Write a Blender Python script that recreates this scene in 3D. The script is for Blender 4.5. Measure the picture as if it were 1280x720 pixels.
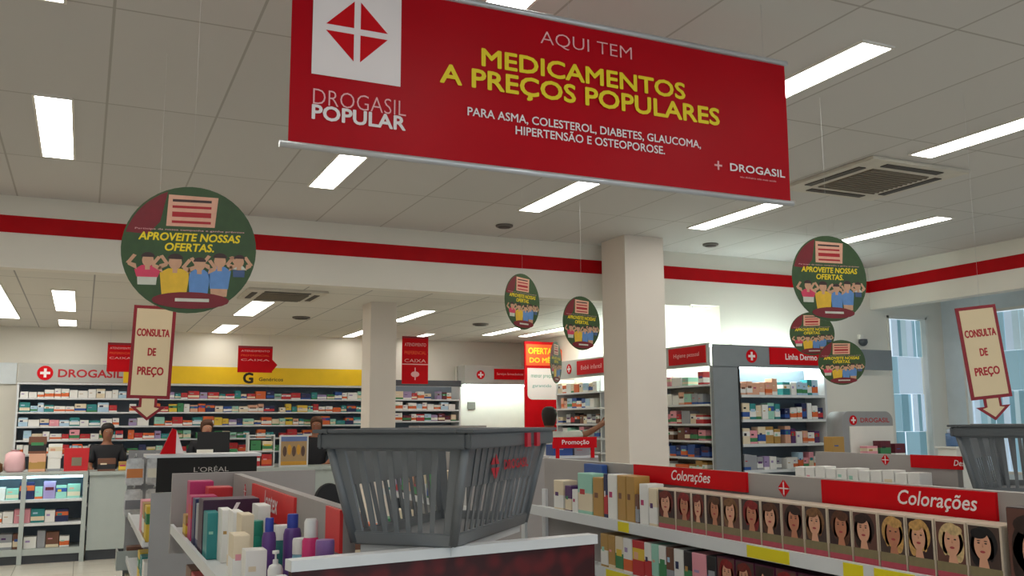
import bpy, bmesh, math, random
from mathutils import Vector, Matrix
from math import sin, cos, pi, radians as R

random.seed(7)
for o in list(bpy.data.objects):
    bpy.data.objects.remove(o)
SC = bpy.context.scene
COL = SC.collection

# ------------------------------------------------------------------ camera
YAW, PIT, ROL, FPX = 0.430352, 0.1432135, -0.00489, 1160.45
EYE = Vector((0, 0, 1.6))
FW = Vector((sin(YAW) * cos(PIT), cos(YAW) * cos(PIT), sin(PIT)))
_r0 = Vector((cos(YAW), -sin(YAW), 0))
_u0 = _r0.cross(FW)
RT = _r0 * cos(ROL) + _u0 * sin(ROL)
UP = _u0 * cos(ROL) - _r0 * sin(ROL)
cam = bpy.data.objects.new('camera', bpy.data.cameras.new('camera'))
COL.objects.link(cam)
cam.data.sensor_width = 36
cam.data.lens = FPX / 1280 * 36
cam.data.clip_start = 0.05
M = Matrix((RT, UP, -FW)).transposed().to_4x4()
M.translation = EYE
cam.matrix_world = M
SC.camera = cam

# ------------------------------------------------------------------ world, exposure
SC.view_settings.view_transform = 'Standard'
SC.view_settings.look = 'None'
SC.view_settings.gamma = 1
SC.view_settings.use_curve_mapping = False
SC.view_settings.exposure = 1.15
W = bpy.data.worlds.new('world')
SC.world = W
W.use_nodes = True
W.node_tree.nodes['Background'].inputs[0].default_value = (0.74, 0.88, 1.0, 1)
W.node_tree.nodes['Background'].inputs[1].default_value = 0.5
LAMP = 6.5       # strength of the ceiling lamps' diffusers
TUBE = 15.0       # strips on top of the cabinets
DAY = 0.115       # frosted panes with daylight behind


def ray(px, py):
    return FW * FPX + RT * (px - 640) - UP * (py - 360)


def atx(px, py, v):
    d = ray(px, py); return EYE + d * (v / d.x)


def aty(px, py, v):
    d = ray(px, py); return EYE + d * (v / d.y)


def atz(px, py, v):
    d = ray(px, py); return EYE + d * ((v - 1.6) / d.z)


# ------------------------------------------------------------------ materials
def lin(c):
    return tuple(((v / 255) / 12.92 if v / 255 <= .04045 else ((v / 255 + .055) / 1.055) ** 2.4) for v in c) + (1,)


MATS = {}


def mat(name, rgb, rough=.5, metal=0, noise=.06, scale=8, emit=0, spec=.5):
    if name in MATS:
        return MATS[name]
    m = bpy.data.materials.new(name); m.use_nodes = True
    nt = m.node_tree; b = nt.nodes['Principled BSDF']
    b.inputs['Roughness'].default_value = rough
    b.inputs['Metallic'].default_value = metal
    b.inputs['Specular IOR Level'].default_value = spec
    c = lin(rgb)
    if emit:
        b.inputs['Base Color'].default_value = c
        b.inputs['Emission Color'].default_value = c
        b.inputs['Emission Strength'].default_value = emit
    elif noise:
        tc = nt.nodes.new('ShaderNodeTexCoord')
        n = nt.nodes.new('ShaderNodeTexNoise'); n.inputs['Scale'].default_value = scale
        n.inputs['Detail'].default_value = 3
        r = nt.nodes.new('ShaderNodeValToRGB')
        r.color_ramp.elements[0].position = .3; r.color_ramp.elements[1].position = .7
        r.color_ramp.elements[0].color = tuple(v * (1 - noise) for v in c[:3]) + (1,)
        r.color_ramp.elements[1].color = tuple(min(1, v * (1 + noise)) for v in c[:3]) + (1,)
        nt.links.new(tc.outputs['Object'], n.inputs['Vector'])
        nt.links.new(n.outputs['Fac'], r.inputs['Fac'])
        nt.links.new(r.outputs['Color'], b.inputs['Base Color'])
    else:
        b.inputs['Base Color'].default_value = c
    MATS[name] = m
    return m


def tile_mat(name, rgb, groove, bw, rh, off, mortar, rough, bump=0, noise=.04):
    m = bpy.data.materials.new(name); m.use_nodes = True
    nt = m.node_tree; b = nt.nodes['Principled BSDF']
    b.inputs['Roughness'].default_value = rough
    tc = nt.nodes.new('ShaderNodeTexCoord')
    mp = nt.nodes.new('ShaderNodeMapping'); mp.inputs['Location'].default_value = (off[0], off[1], 0)
    br = nt.nodes.new('ShaderNodeTexBrick')
    br.offset = 0; br.squash = 1
    for k, v in (('Scale', 1), ('Mortar Size', mortar), ('Mortar Smooth', .3), ('Bias', 0), ('Brick Width', bw), ('Row Height', rh)):
        br.inputs[k].default_value = v
    c = lin(rgb)
    br.inputs['Color1'].default_value = tuple(v * (1 - noise) for v in c[:3]) + (1,)
    br.inputs['Color2'].default_value = c
    br.inputs['Mortar'].default_value = lin(groove)
    nt.links.new(tc.outputs['Object'], mp.inputs['Vector'])
    nt.links.new(mp.outputs['Vector'], br.inputs['Vector'])
    nt.links.new(br.outputs['Color'], b.inputs['Base Color'])
    return m


def print_mat(c1, c2, c3, seed):
    """A printed carton: ground colour, a broad band and a small block in the other inks."""
    key = ('print', c1, c2, c3, seed)
    if key in MATS:
        return MATS[key]
    m = bpy.data.materials.new('printed_carton'); m.use_nodes = True
    nt = m.node_tree; b = nt.nodes['Principled BSDF']; b.inputs['Roughness'].default_value = .45
    rnd = random.Random(seed)
    tc = nt.nodes.new('ShaderNodeTexCoord'); sp = nt.nodes.new('ShaderNodeSeparateXYZ')
    nt.links.new(tc.outputs['Generated'], sp.inputs[0])

    def step(out, a, bb):
        g = nt.nodes.new('ShaderNodeMath'); g.operation = 'GREATER_THAN'; g.inputs[1].default_value = a
        l = nt.nodes.new('ShaderNodeMath'); l.operation = 'LESS_THAN'; l.inputs[1].default_value = bb
        mu = nt.nodes.new('ShaderNodeMath'); mu.operation = 'MULTIPLY'
        nt.links.new(out, g.inputs[0]); nt.links.new(out, l.inputs[0])
        nt.links.new(g.outputs[0], mu.inputs[0]); nt.links.new(l.outputs[0], mu.inputs[1])
        return mu.outputs[0]
    z0 = rnd.choice((0, .15, .3, .5)); h = rnd.choice((.2, .3, .4))
    f1 = step(sp.outputs['Z'], z0, z0 + h)
    mx = nt.nodes.new('ShaderNodeMix'); mx.data_type = 'RGBA'
    mx.inputs['A'].default_value = lin(c1); mx.inputs['B'].default_value = lin(c2)
    nt.links.new(f1, mx.inputs['Factor'])
    fa = step(sp.outputs['X'], .15, rnd.choice((.5, .7, .85))); zz = rnd.uniform(.45, .7)
    fb = step(sp.outputs['Z'], zz, zz + rnd.choice((.06, .12, .18)))
    mm = nt.nodes.new('ShaderNodeMath'); mm.operation = 'MULTIPLY'
    nt.links.new(fa, mm.inputs[0]); nt.links.new(fb, mm.inputs[1])
    m2 = nt.nodes.new('ShaderNodeMix'); m2.data_type = 'RGBA'
    nt.links.new(mx.outputs['Result'], m2.inputs['A']); m2.inputs['B'].default_value = lin(c3)
    nt.links.new(mm.outputs[0], m2.inputs['Factor'])
    nt.links.new(m2.outputs['Result'], b.inputs['Base Color'])
    MATS[key] = m
    return m


RED = mat('sign_red', (200, 10, 22), .45, spec=.12)
BRED = mat('banner_red_vinyl', (176, 4, 22), .38, spec=.12, noise=.05, scale=3)
STRIPE = mat('stripe_red', (182, 8, 18), .5, spec=.12)
WHITE = mat('white_paint', (232, 228, 218), .6, noise=.02)
WHITEM = mat('white_laminate', (172, 180, 176), .35, noise=.02)
WALLM = mat('wall_paint', (228, 223, 211), .7, noise=.02, scale=2)
PILM = mat('pillar_paint', (224, 214, 202), .7, noise=.02, scale=2)
GREYW = mat('grey_blue_wall', (222, 230, 234), .7, noise=.03)
CEIL = tile_mat('ceiling_tiles', (206, 204, 200), (172, 169, 162), .63, 1.42, (-.03 + .63 * 20, -.19 + 1.42 * 10), .008, .8)
CEILB = tile_mat('rear_ceiling_tiles', (222, 218, 208), (158, 156, 150), .63, 1.25, (12.57, 12), .008, .8)
FLOOR = tile_mat('floor_tiles', (200, 192, 178), (148, 142, 130), .6, .6, (12, 12), .004, .18)
STEEL = mat('shelf_white_steel', (214, 216, 216), .4, noise=.02)
GREY = mat('gondola_grey_steel', (150, 150, 150), .5, noise=.03)
PANG = mat('panel_warm_grey', (158, 152, 148), .55, noise=.03)
DGREY = mat('dark_grey_steel', (70, 74, 80), .5)
CABG = mat('cabinet_slate_grey', (128, 134, 138), .5, noise=.03)
CABI = mat('cabinet_inner_grey', (120, 132, 144), .6, noise=.03)
HEADG = mat('header_grey', (172, 172, 166), .5, noise=.02)
YELLOW = mat('header_yellow', (240, 196, 10), .5, noise=.03)
BLACK = mat('black_plastic', (16, 15, 16), .4)
BLKMATT = mat('black_matt', (14, 13, 12), .8)
ALU = mat('aluminium_rod', (196, 198, 200), .3, .4, noise=.02)
BASK = mat('basket_grey_plastic', (108, 111, 113), .42, noise=.03)
BASKD = mat('basket_rim_grey', (86, 89, 91), .4, noise=.03)
CLIPR = mat('red_plastic_clip', (190, 16, 40), .4)
LETW = mat('lettering_white', (236, 226, 224), .5, noise=0)
LETY = mat('lettering_yellow', (238, 212, 10), .5, noise=0)
LETR = mat('lettering_red', (176, 16, 28), .5, noise=0)
LETB = mat('lettering_black', (24, 18, 14), .5, noise=0)
LETP = mat('lettering_pale_pink', (236, 176, 176), .5, noise=0)
LETG = mat('lettering_grey', (170, 164, 158), .5, noise=0)
CREAM = mat('sign_cream_card', (226, 204, 164), .6, noise=.02)
MAROON = mat('sign_maroon_border', (140, 10, 26), .5)
DISCG = mat('disc_green_card', (48, 76, 32), .45, noise=.12, scale=6)
TAGY = mat('price_tag_yellow', (226, 210, 20), .5, noise=0)
WIRE = mat('nylon_wire', (200, 200, 200), .5, noise=0)
LAMPE = mat('lamp_diffuser', (255, 253, 247), .5, emit=LAMP)
LAMPR = mat('rear_lamp_diffuser', (255, 252, 244), .5, emit=LAMP * .72)
TUBEE = mat('lamp_tube', (235, 255, 248), .5, emit=TUBE)
CASEL = mat('case_led_strip', (190, 240, 255), .5, emit=6)
FOIL = mat('silver_foil', (200, 198, 192), .3, .7, noise=.2, scale=30)
SKIN = mat('skin', (196, 140, 112), .6, noise=.04)
SKIND = mat('skin_brown', (150, 100, 74), .6, noise=.04)
HAIR = mat('hair_dark', (30, 20, 16), .6)
HAIRB = mat('hair_brown', (92, 58, 38), .6)
ORANGE = mat('poster_orange', (240, 92, 30), .5)
GLASS = mat('clear_glass', (235, 245, 248), .03)
_b = GLASS.node_tree.nodes['Principled BSDF']
_b.inputs['Transmission Weight'].default_value = 1
_b.inputs['IOR'].default_value = 1.02
# dark red damask on the end panels
DAMASK = bpy.data.materials.new('dark_red_damask'); DAMASK.use_nodes = True
_nt = DAMASK.node_tree; _b = _nt.nodes['Principled BSDF']; _b.inputs['Roughness'].default_value = .55
_tc = _nt.nodes.new('ShaderNodeTexCoord'); _v = _nt.nodes.new('ShaderNodeTexVoronoi'); _v.inputs['Scale'].default_value = 26
_v.feature = 'SMOOTH_F1'
_rp = _nt.nodes.new('ShaderNodeValToRGB')
_rp.color_ramp.elements[0].position = .2; _rp.color_ramp.elements[1].position = .5
_rp.color_ramp.elements[0].color = lin((92, 10, 16)); _rp.color_ramp.elements[1].color = lin((52, 3, 9))
_nt.links.new(_tc.outputs['Object'], _v.inputs['Vector']); _nt.links.new(_v.outputs['Distance'], _rp.inputs['Fac'])
_nt.links.new(_rp.outputs['Color'], _b.inputs['Base Color'])


# ------------------------------------------------------------------ mesh helpers
class MB:
    def __init__(s):
        s.v, s.f, s.m, s.sm = [], [], [], []

    def box(s, x0, x1, y0, y1, z0, z1, m=0):
        b = len(s.v)
        s.v += [(x, y, z) for z in (z0, z1) for y in (y0, y1) for x in (x0, x1)]
        for q in ((0, 2, 3, 1), (4, 5, 7, 6), (0, 1, 5, 4), (1, 3, 7, 5), (3, 2, 6, 7), (2, 0, 4, 6)):
            s.f.append(tuple(b + i for i in q)); s.m.append(m); s.sm.append(False)
        return s

    def hexa(s, p, m=0):
        """eight corners: four at the bottom, four on top, both the same way round"""
        b = len(s.v); s.v += [tuple(q) for q in p]
        for q in ((3, 2, 1, 0), (4, 5, 6, 7), (0, 1, 5, 4), (1, 2, 6, 5), (2, 3, 7, 6), (3, 0, 4, 7)):
            s.f.append(tuple(b + i for i in q)); s.m.append(m); s.sm.append(False)
        return s

    def prism(s, pts, y0, y1, m=0):
        """polygon in local x,z pulled from y0 (front) to y1"""
        n = len(pts); b = len(s.v)
        s.v += [(x, y0, z) for x, z in pts] + [(x, y1, z) for x, z in pts]
        s.f.append(tuple(b + i for i in range(n))); s.m.append(m); s.sm.append(False)
        s.f.append(tuple(b + n + i for i in reversed(range(n)))); s.m.append(m); s.sm.append(False)
        for i in range(n):
            j = (i + 1) % n
            s.f.append((b + j, b + i, b + n + i, b + n + j)); s.m.append(m); s.sm.append(n > 12)
        return s

    def slab(s, pts, z0, z1, m=0):
        n = len(pts); b = len(s.v)
        s.v += [(x, y, z0) for x, y in pts] + [(x, y, z1) for x, y in pts]
        s.f.append(tuple(b + i for i in reversed(range(n)))); s.m.append(m); s.sm.append(False)
        s.f.append(tuple(b + n + i for i in range(n))); s.m.append(m); s.sm.append(False)
        for i in range(n):
            j = (i + 1) % n
            s.f.append((b + i, b + j, b + n + j, b + n + i)); s.m.append(m); s.sm.append(n > 12)
        return s

    def ell(s, cx, cz, rx, rz, y0, y1, m=0, n=20, a0=0, a1=2 * pi):
        k = n if abs(a1 - a0 - 2 * pi) < 1e-6 else n + 1
        return s.prism([(cx + rx * cos(a0 + (a1 - a0) * i / n), cz + rz * sin(a0 + (a1 - a0) * i / n)) for i in range(k)], y0, y1, m)

    def lathe(s, prof, cx=0, cy=0, m=0, n=16, sx=1, sy=1):
        b = len(s.v)
        for r, z in prof:
            s.v += [(cx + sx * r * cos(2 * pi * i / n), cy + sy * r * sin(2 * pi * i / n), z) for i in range(n)]
        for k in range(len(prof) - 1):
            for i in range(n):
                j = (i + 1) % n
                s.f.append((b + k * n + i, b + k * n + j, b + (k + 1) * n + j, b + (k + 1) * n + i)); s.m.append(m); s.sm.append(True)
        s.f.append(tuple(b + i for i in reversed(range(n)))); s.m.append(m); s.sm.append(False)
        e = b + (len(prof) - 1) * n
        s.f.append(tuple(e + i for i in range(n))); s.m.append(m); s.sm.append(False)
        return s

    def tube(s, pts, r, m=0, n=8):
        b = len(s.v); P = [Vector(p) for p in pts]
        for k, p in enumerate(P):
            d = (P[min(k + 1, len(P) - 1)] - P[max(k - 1, 0)]).normalized()
            u = d.cross(Vector((0, 0, 1)) if abs(d.z) < .9 else Vector((1, 0, 0))).normalized(); w = d.cross(u)
            rr = r[k] if isinstance(r, (list, tuple)) else r
            s.v += [tuple(p + (u * cos(2 * pi * i / n) + w * sin(2 * pi * i / n)) * rr) for i in range(n)]
        for k in range(len(P) - 1):
            for i in range(n):
                j = (i + 1) % n
                s.f.append((b + k * n + i, b + k * n + j, b + (k + 1) * n + j, b + (k + 1) * n + i)); s.m.append(m); s.sm.append(True)
        s.f.append(tuple(b + i for i in range(n))); s.m.append(m); s.sm.append(False)
        s.f.append(tuple(b + (len(P) - 1) * n + i for i in reversed(range(n)))); s.m.append(m); s.sm.append(False)
        return s

    def mesh(s, name, mats, bevel=0):
        me = bpy.data.meshes.new(name)
        me.from_pydata(s.v, [], s.f)
        for q in (mats if isinstance(mats, (list, tuple)) else [mats]):
            me.materials.append(q)
        for p, m, sm in zip(me.polygons, s.m, s.sm):
            p.material_index = m; p.use_smooth = sm
        bm = bmesh.new(); bm.from_mesh(me)
        bmesh.ops.recalc_face_normals(bm, faces=bm.faces[:])
        if bevel:
            es = [e for e in bm.edges if e.is_manifold and e.calc_face_angle(0) > .6]
            bmesh.ops.bevel(bm, geom=es, offset=bevel, segments=2, affect='EDGES', clamp_overlap=True)
        bm.to_mesh(me); bm.free()
        return me

    def build(s, name, mats, parent=None, loc=(0, 0, 0), rz=0, bevel=0):
        return put(name, s.mesh(name, mats, bevel), parent, loc, rz)


def put(name, me, parent=None, loc=(0, 0, 0), rz=0):
    o = bpy.data.objects.new(name, me); COL.objects.link(o)
    o.location = loc; o.rotation_euler = (0, 0, rz)
    if parent:
        o.parent = parent
    return o


def tag(o, label, cat, group=None):
    o['label'] = label; o['category'] = cat
    if group:
        o['group'] = group
    return o


def thing(name, label, cat, loc=(0, 0, 0), rz=0, group=None):
    o = bpy.data.objects.new(name, None); COL.objects.link(o)
    o.empty_display_size = .05
    o.location = loc; o.rotation_euler = (0, 0, rz)
    return tag(o, label, cat, group)


def struct(name, mb, m):
    o = mb.build(name, m); o['kind'] = 'structure'; return o


def text(body, x, z, width, m, parent, y=0, height=None, bold=0, shear=0, name='lettering', align='C', ex=.0006):
    """lettering in the local x,z plane facing -y; fitted to width (and height)"""
    c = bpy.data.curves.new('t', 'FONT'); c.body = body; c.size = 1; c.offset = min(bold, 0); c.shear = shear
    c.resolution_u = 3
    t = bpy.data.objects.new('t', c); COL.objects.link(t)
    dg = bpy.context.evaluated_depsgraph_get(); dg.update()
    me = bpy.data.meshes.new_from_object(t.evaluated_get(dg))
    bpy.data.objects.remove(t); bpy.data.curves.remove(c)
    xs = [v.co.x for v in me.vertices]; ys = [v.co.y for v in me.vertices]
    x0, x1, y0, y1 = min(xs), max(xs), min(ys), max(ys)
    k = width / (x1 - x0); kz = height / (y1 - y0) if height else k
    for v in me.vertices:
        v.co = ((v.co.x - (x0 + x1) / 2) * k, 0, (v.co.y - (y0 + y1) / 2) * kz)
    if bold > 0:
        g = bold * (kz if height else k)
        bm = bmesh.new()
        for q in range(8):
            a = q * pi / 4
            n0 = len(bm.verts); bm.from_mesh(me); bm.verts.ensure_lookup_table()
            for v in bm.verts[n0:]:
                v.co += Vector((g * cos(a), -.00003 * q, g * sin(a)))
        bm.to_mesh(me); bm.free()
    me.materials.clear(); me.materials.append(m); me.name = name
    return put(name, me, parent, (x, y - ex, z))


def emblem_round(parent, x, z, r, y, name='emblem'):
    """red round badge with a white cross"""
    b = MB().ell(x, z, r, r, y - .004, y, 0, 24)
    b.box(x - r * .62, x + r * .62, y - .006, y - .004, z - r * .17, z + r * .17, 1)
    b.box(x - r * .17, x + r * .17, y - .0065, y - .004, z - r * .62, z + r * .62, 1)
    return b.build(name, [RED, LETW], parent)


def emblem_diamond(parent, x, z, s, y, m, gap=.09, name='emblem'):
    """four triangles round a cross-shaped gap"""
    b = MB(); g = s * gap; h = s * .86
    for sx in (-1, 1):
        for sz in (-1, 1):
            p = [(x + sx * g, z + sz * g), (x + sx * h, z + sz * g), (x + sx * g, z + sz * h)]
            b.prism(p if sx * sz > 0 else p[::-1], y - .001, y)
    return b.build(name, m, parent)


UNIT = MB().box(-.5, .5, 0, 1, 0, 1).mesh('carton', WHITE)
_bm = bmesh.new(); _bm.from_mesh(UNIT)
bmesh.ops.bevel(_bm, geom=_bm.edges[:], offset=.02, segments=1, affect='EDGES'); _bm.to_mesh(UNIT); _bm.free()


def carton(name, loc, rz, w, d, h, m):
    """printed carton: width along local x, front at local y=0"""
    o = put(name, UNIT, None, loc, rz)
    o.scale = (w, d, h)
    o.material_slots[0].link = 'OBJECT'; o.material_slots[0].material = m
    return o


BOTTLES = {
    'flip': ([(.8, 0), (1, .03), (1, .70), (.85, .78), (.5, .80)], [(.62, .79), (.62, .98), (.55, 1.0)]),
    'pump': ([(.85, 0), (1, .04), (1, .62), (.8, .70), (.32, .74)], [(.36, .74), (.36, .82), (.12, .83), (.12, .93), (.45, .94), (.45, 1.0)]),
    'tube': ([(.9, .16), (1, .2), (.98, .6), (.9, .98), (.85, 1.0)], [(.85, 0), (.85, .16)]),
    'jar': ([(.9, 0), (1, .05), (1, .66), (.94, .7)], [(1.02, .69), (1.02, .96), (.95, 1.0)]),
    'can': ([(.95, 0), (1, .03), (1, .72), (.7, .78)], [(.8, .76), (.8, .96), (.6, 1.0)]),
}
_bc = {}


def bottle(kind, name, loc, w, h, mb, mc, flat=.65, rz=0):
    key = (kind, mb.name, mc.name, flat)
    if key not in _bc:
        bp, cp = BOTTLES[kind]
        _bc[key] = (MB().lathe(bp, sx=1, sy=flat).mesh('body', mb), MB().lathe(cp, sx=1, sy=flat).mesh('cap', mc))
    o = bpy.data.objects.new(name, None); COL.objects.link(o); o.empty_display_size = .02
    o.location = loc; o.rotation_euler = (0, 0, rz)
    for nm, me in zip(('body', 'cap'), _bc[key]):
        c = put(nm, me, o); c.scale = (w / 2, w / 2, h)
    return o


def ordinal(n):
    return f"{n}{'th' if 10 <= n % 100 <= 20 else {1: 'st', 2: 'nd', 3: 'rd'}.get(n % 10, 'th')}"


NTH = ['topmost', 'second', 'third', 'fourth', 'fifth', 'sixth', 'seventh']
PAL = {'white': (228, 226, 220), 'cream': (222, 206, 176), 'red': (186, 40, 44), 'teal': (40, 130, 130), 'green': (60, 130, 80), 'blue': (44, 80, 150),
       'orange': (214, 100, 44), 'yellow': (220, 186, 60), 'pink': (224, 150, 160), 'navy': (30, 36, 80), 'grey': (150, 152, 156), 'magenta': (176, 40, 96),
       'pale blue': (170, 200, 220), 'mint': (150, 200, 180), 'lilac': (160, 140, 180), 'gold': (176, 136, 70), 'brown': (110, 70, 50), 'peach': (216, 164, 136),
       'purple': (80, 40, 96), 'black': (30, 28, 30), 'maroon': (96, 24, 40)}


def pmat(c, seed=0, c2=None, c3=None):
    rr = random.Random(str((c, seed)))
    names = list(PAL)
    c2 = c2 or rr.choice(['white', 'white', 'cream', 'red', 'blue', 'orange', 'green', 'grey', c])
    c3 = c3 or rr.choice(names)
    return print_mat(PAL[c], PAL[c2], PAL[c3], seed % 5)


def row(frame, a0, a1, z, pal, wr, hr, d, name, cat, where, group, gap=.006, back=.012, skip=.06, start=1):
    """a row of single cartons along one shelf; frame = (origin x, y, rotation)"""
    ox, oy, rz = frame
    x = a0; n = start - 1
    while True:
        w = random.uniform(*wr); h = random.uniform(*hr)
        if x + w > a1:
            break
        if random.random() < skip:
            x += w * .7; continue
        c = random.choice(pal); n += 1
        lx, ly = x + w / 2, back + random.uniform(0, .02)
        p = (ox + lx * cos(rz) - ly * sin(rz), oy + lx * sin(rz) + ly * cos(rz), z + .001)
        o = carton(name, p, rz, w, d, h, pmat(c, random.randrange(5)))
        tag(o, f"{c} {cat}, {ordinal(n)} from left {where}", cat.split()[-1], group)
        x += w + gap
    return n


# ================================================================== SETTING
struct('floor', MB().box(-4, 10.3, -5, 14.3, -.1, 0), FLOOR)
struct('ceiling', MB().box(-4, 10.3, -5, 8.66, 3.5, 3.6), CEIL)
struct('ceiling_rear', MB().box(-4, 6.8, 8.80, 14.3, 2.9, 3.0), CEILB)
struct('wall_left', MB().box(-4.1, -4, -5, 14.3, 0, 3.6), WALLM)
struct('wall_rear', MB().box(-4, 6.8, 14.05, 14.2, 0, 2.9), WALLM)
struct('wall_rear_right', MB().box(6.62, 6.8, 8.80, 14.05, 0, 2.9), WALLM)
struct('wall_back', MB().box(6.60, 10.16, 8.65, 8.80, 0, .95).box(6.60, 9.19, 8.65, 8.80, .95, 2.91).box(9.88, 10.16, 8.65, 8.80, .95, 2.91).box(6.2, 10.16, 8.65, 8.80, 2.91, 3.5), WALLM)
struct('wall_right', MB().box(10.16, 10.3, -5, 8.8, 0, .95).box(10.16, 10.3, 8.36, 8.8, .95, 2.95).box(10.16, 10.3, -5, 6.6, .95, 2.95).box(10.16, 10.3, -5, 8.8, 2.95, 3.5), GREYW)
struct('beam_rear', MB().box(-4, 6.2, 8.65, 8.80, 2.89, 3.5), WALLM)
struct('beam_right', MB().box(8.92, 9.08, -5, 8.65, 2.97, 3.5), WALLM)
struct('trim_1', MB().box(-4, 8.92, 8.644, 8.65, 3.185, 3.33), STRIPE)
struct('trim_2', MB().box(8.914, 8.92, -5, 8.644, 3.185, 3.33), STRIPE)
struct('pillar_center', MB().box(4.96, 5.43, 8.03, 8.50, 0, 3.5), PILM)
struct('pillar_rear', MB().box(2.78, 3.07, 9.72, 10.05, 0, 2.9), PILM)
struct('column_right', MB().box(7.80, 8.83, 8.30, 8.645, 0, 2.125), WALLM)
struct('wall_band', MB().box(-4, -.83, 14.0, 14.05, 2.13, 2.41), GREYW)

# windows of staggered frosted panes
PANE = [mat(f'frosted_pane_{k}', c, .4, emit=DAY * e) for k, (c, e) in enumerate((((166, 206, 222), .9), ((196, 222, 232), 1.1), ((140, 184, 200), .65), ((206, 226, 244), 1.3)))]


def window(name, ox, oy, rz, w, z0, z1, cols, rows):
    o = bpy.data.objects.new(name, None); COL.objects.link(o); o.location = (ox, oy, 0); o.rotation_euler = (0, 0, rz); o['kind'] = 'structure'
    f = MB()
    f.box(0, .03, -.02, .05, z0, z1).box(w - .03, w, -.02, .05, z0, z1).box(0, w, -.02, .05, z0, z0 + .03).box(0, w, -.02, .05, z1 - .03, z1)
    f.build('window_frame', WHITE, o)['kind'] = 'structure'
    p = MB(); rn = random.Random(name)
    hh = (z1 - z0 - .06) / rows
    for r in range(rows):
        x = .03
        while x < w - .031:
            ww = min(rn.uniform(.05, .13), w - .03 - x); yy = rn.uniform(.06, .10)
            p.box(x, x + ww - .001, yy, yy + .012, z0 + .03 + r * hh, z0 + .03 + (r + 1) * hh - .004, rn.randrange(4))
            x += ww
    p.build('window_glass', PANE, o)['kind'] = 'structure'
    return o


window('window_1', 9.19, 8.66, 0, .69, .95, 2.91, 7, 4)
window('window_2', 10.17, 8.36, -pi / 2, 1.76, .95, 2.95, 9, 4)

# ================================================================== CEILING FITTINGS
_lm = {}


def ceiling_light(x, y0, y1, z, w, label, group):
    t = thing('ceiling_light', label, 'ceiling light', (x, (y0 + y1) / 2, z - .012), 0, group)
    L = (y1 - y0) / 2; h = w / 2; f = .014
    MB().box(-h - f, -h, -L - f, L + f, 0, .012).box(h, h + f, -L - f, L + f, 0, .012).box(-h, h, -L - f, -L, 0, .012).box(-h, h, L, L + f, 0, .012).build('frame', WHITE, t)
    MB().box(-h, h, -L, L, .002, .010).build('diffuser', LAMPE if z > 3 else LAMPR, t)
    return t


GL = 'recessed strip lights in the front ceiling'
for x, y0, y1, lab in ((-.28, 3.2, 4.46, 'white strip light cut by the top edge of the picture, far from the banner'),
                       (-.26, 5.86, 7.22, 'white strip light in front ceiling above the red stripe, beyond the large green disc'),
                       (1.66, 3.38, 4.65, 'white strip light peeking out above the top edge of the red banner'),
                       (1.66, 6.33, 7.32, 'short strip light just under the lower left corner of the red banner'),
                       (3.58, 3.32, 4.62, 'long strip light running behind the upper right corner of the red banner'),
                       (3.58, 6.2, 7.42, 'strip light under the middle of the banner beside the central pillar'),
                       (5.42, 3.2, 4.69, 'long strip light in front ceiling beyond the air conditioning cassette, cut by picture edge'),
                       (5.45, 6.17, 7.46, 'strip light under the lower right corner of the red banner'),
                       (7.3, 6.1, 7.42, 'strip light above the large hanging disc at the corner of the red stripe')):
    ceiling_light(x, y0, y1, 3.5, .195, lab, GL)
for x in (-2.2, -.28, 1.66, 3.58, 5.45, 7.3):
    for y in (-2.4, .5):
        ceiling_light(x, y, y + 1.27, 3.5, .195, 'white strip light in the front ceiling behind the photographer', 'strip lights behind the camera')
ceiling_light(-2.2, 6.15, 7.42, 3.5, .195, 'white strip light in the front ceiling outside the picture', 'strip lights outside the picture')
ceiling_light(-2.2, 3.3, 4.6, 3.5, .195, 'white strip light in the front ceiling outside the picture', 'strip lights outside the picture')
ceiling_light(7.3, 3.3, 4.6, 3.5, .195, 'white strip light in the front ceiling outside the picture', 'strip lights outside the picture')
GB = 'strip lights in the lower rear ceiling'
for x, y0, y1, w, lab in ((1.70, 10.1, 11.5, .23, 'strip light in rear ceiling beside the rear air conditioning cassette'),
                          (-.24, 10.0, 11.8, .2, 'larger of two strip lights in line above the grey wall header'),
                          (-.24, 12.84, 13.6, .2, 'smaller, farther of two strip lights in line above the grey wall header'),
                          (3.62, 10.2, 11.46, .15, 'strip light in rear ceiling just beside the slim rear pillar'),
                          (5.45, 11.6, 12.8, .15, 'thin strip light in rear ceiling below the tilted small disc'),
                          (6.05, 11.3, 12.8, .15, 'thin strip light in rear ceiling ending behind the darker narrow disc'),
                          (-.98, 9.7, 12.85, .42, 'wide bright light in rear ceiling cut by the side edge of the picture'),
                          (1.72, 12.7, 13.85, .2, 'small far strip light in rear ceiling between the disc and the red hanging sign'),
                          (3.6, 12.65, 13.85, .15, 'far strip light in rear ceiling touching the slim rear pillar edge'),
                          (4.6, 12.9, 13.9, .12, 'strip light over the rear service room')):
    ceiling_light(x, y0, y1, 2.9, w, lab, GB)
for x in (-2.6,):
    ceiling_light(x, 10.3, 12.6, 2.9, .3, 'strip light in the rear ceiling outside the picture', 'strip lights outside the picture')


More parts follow.
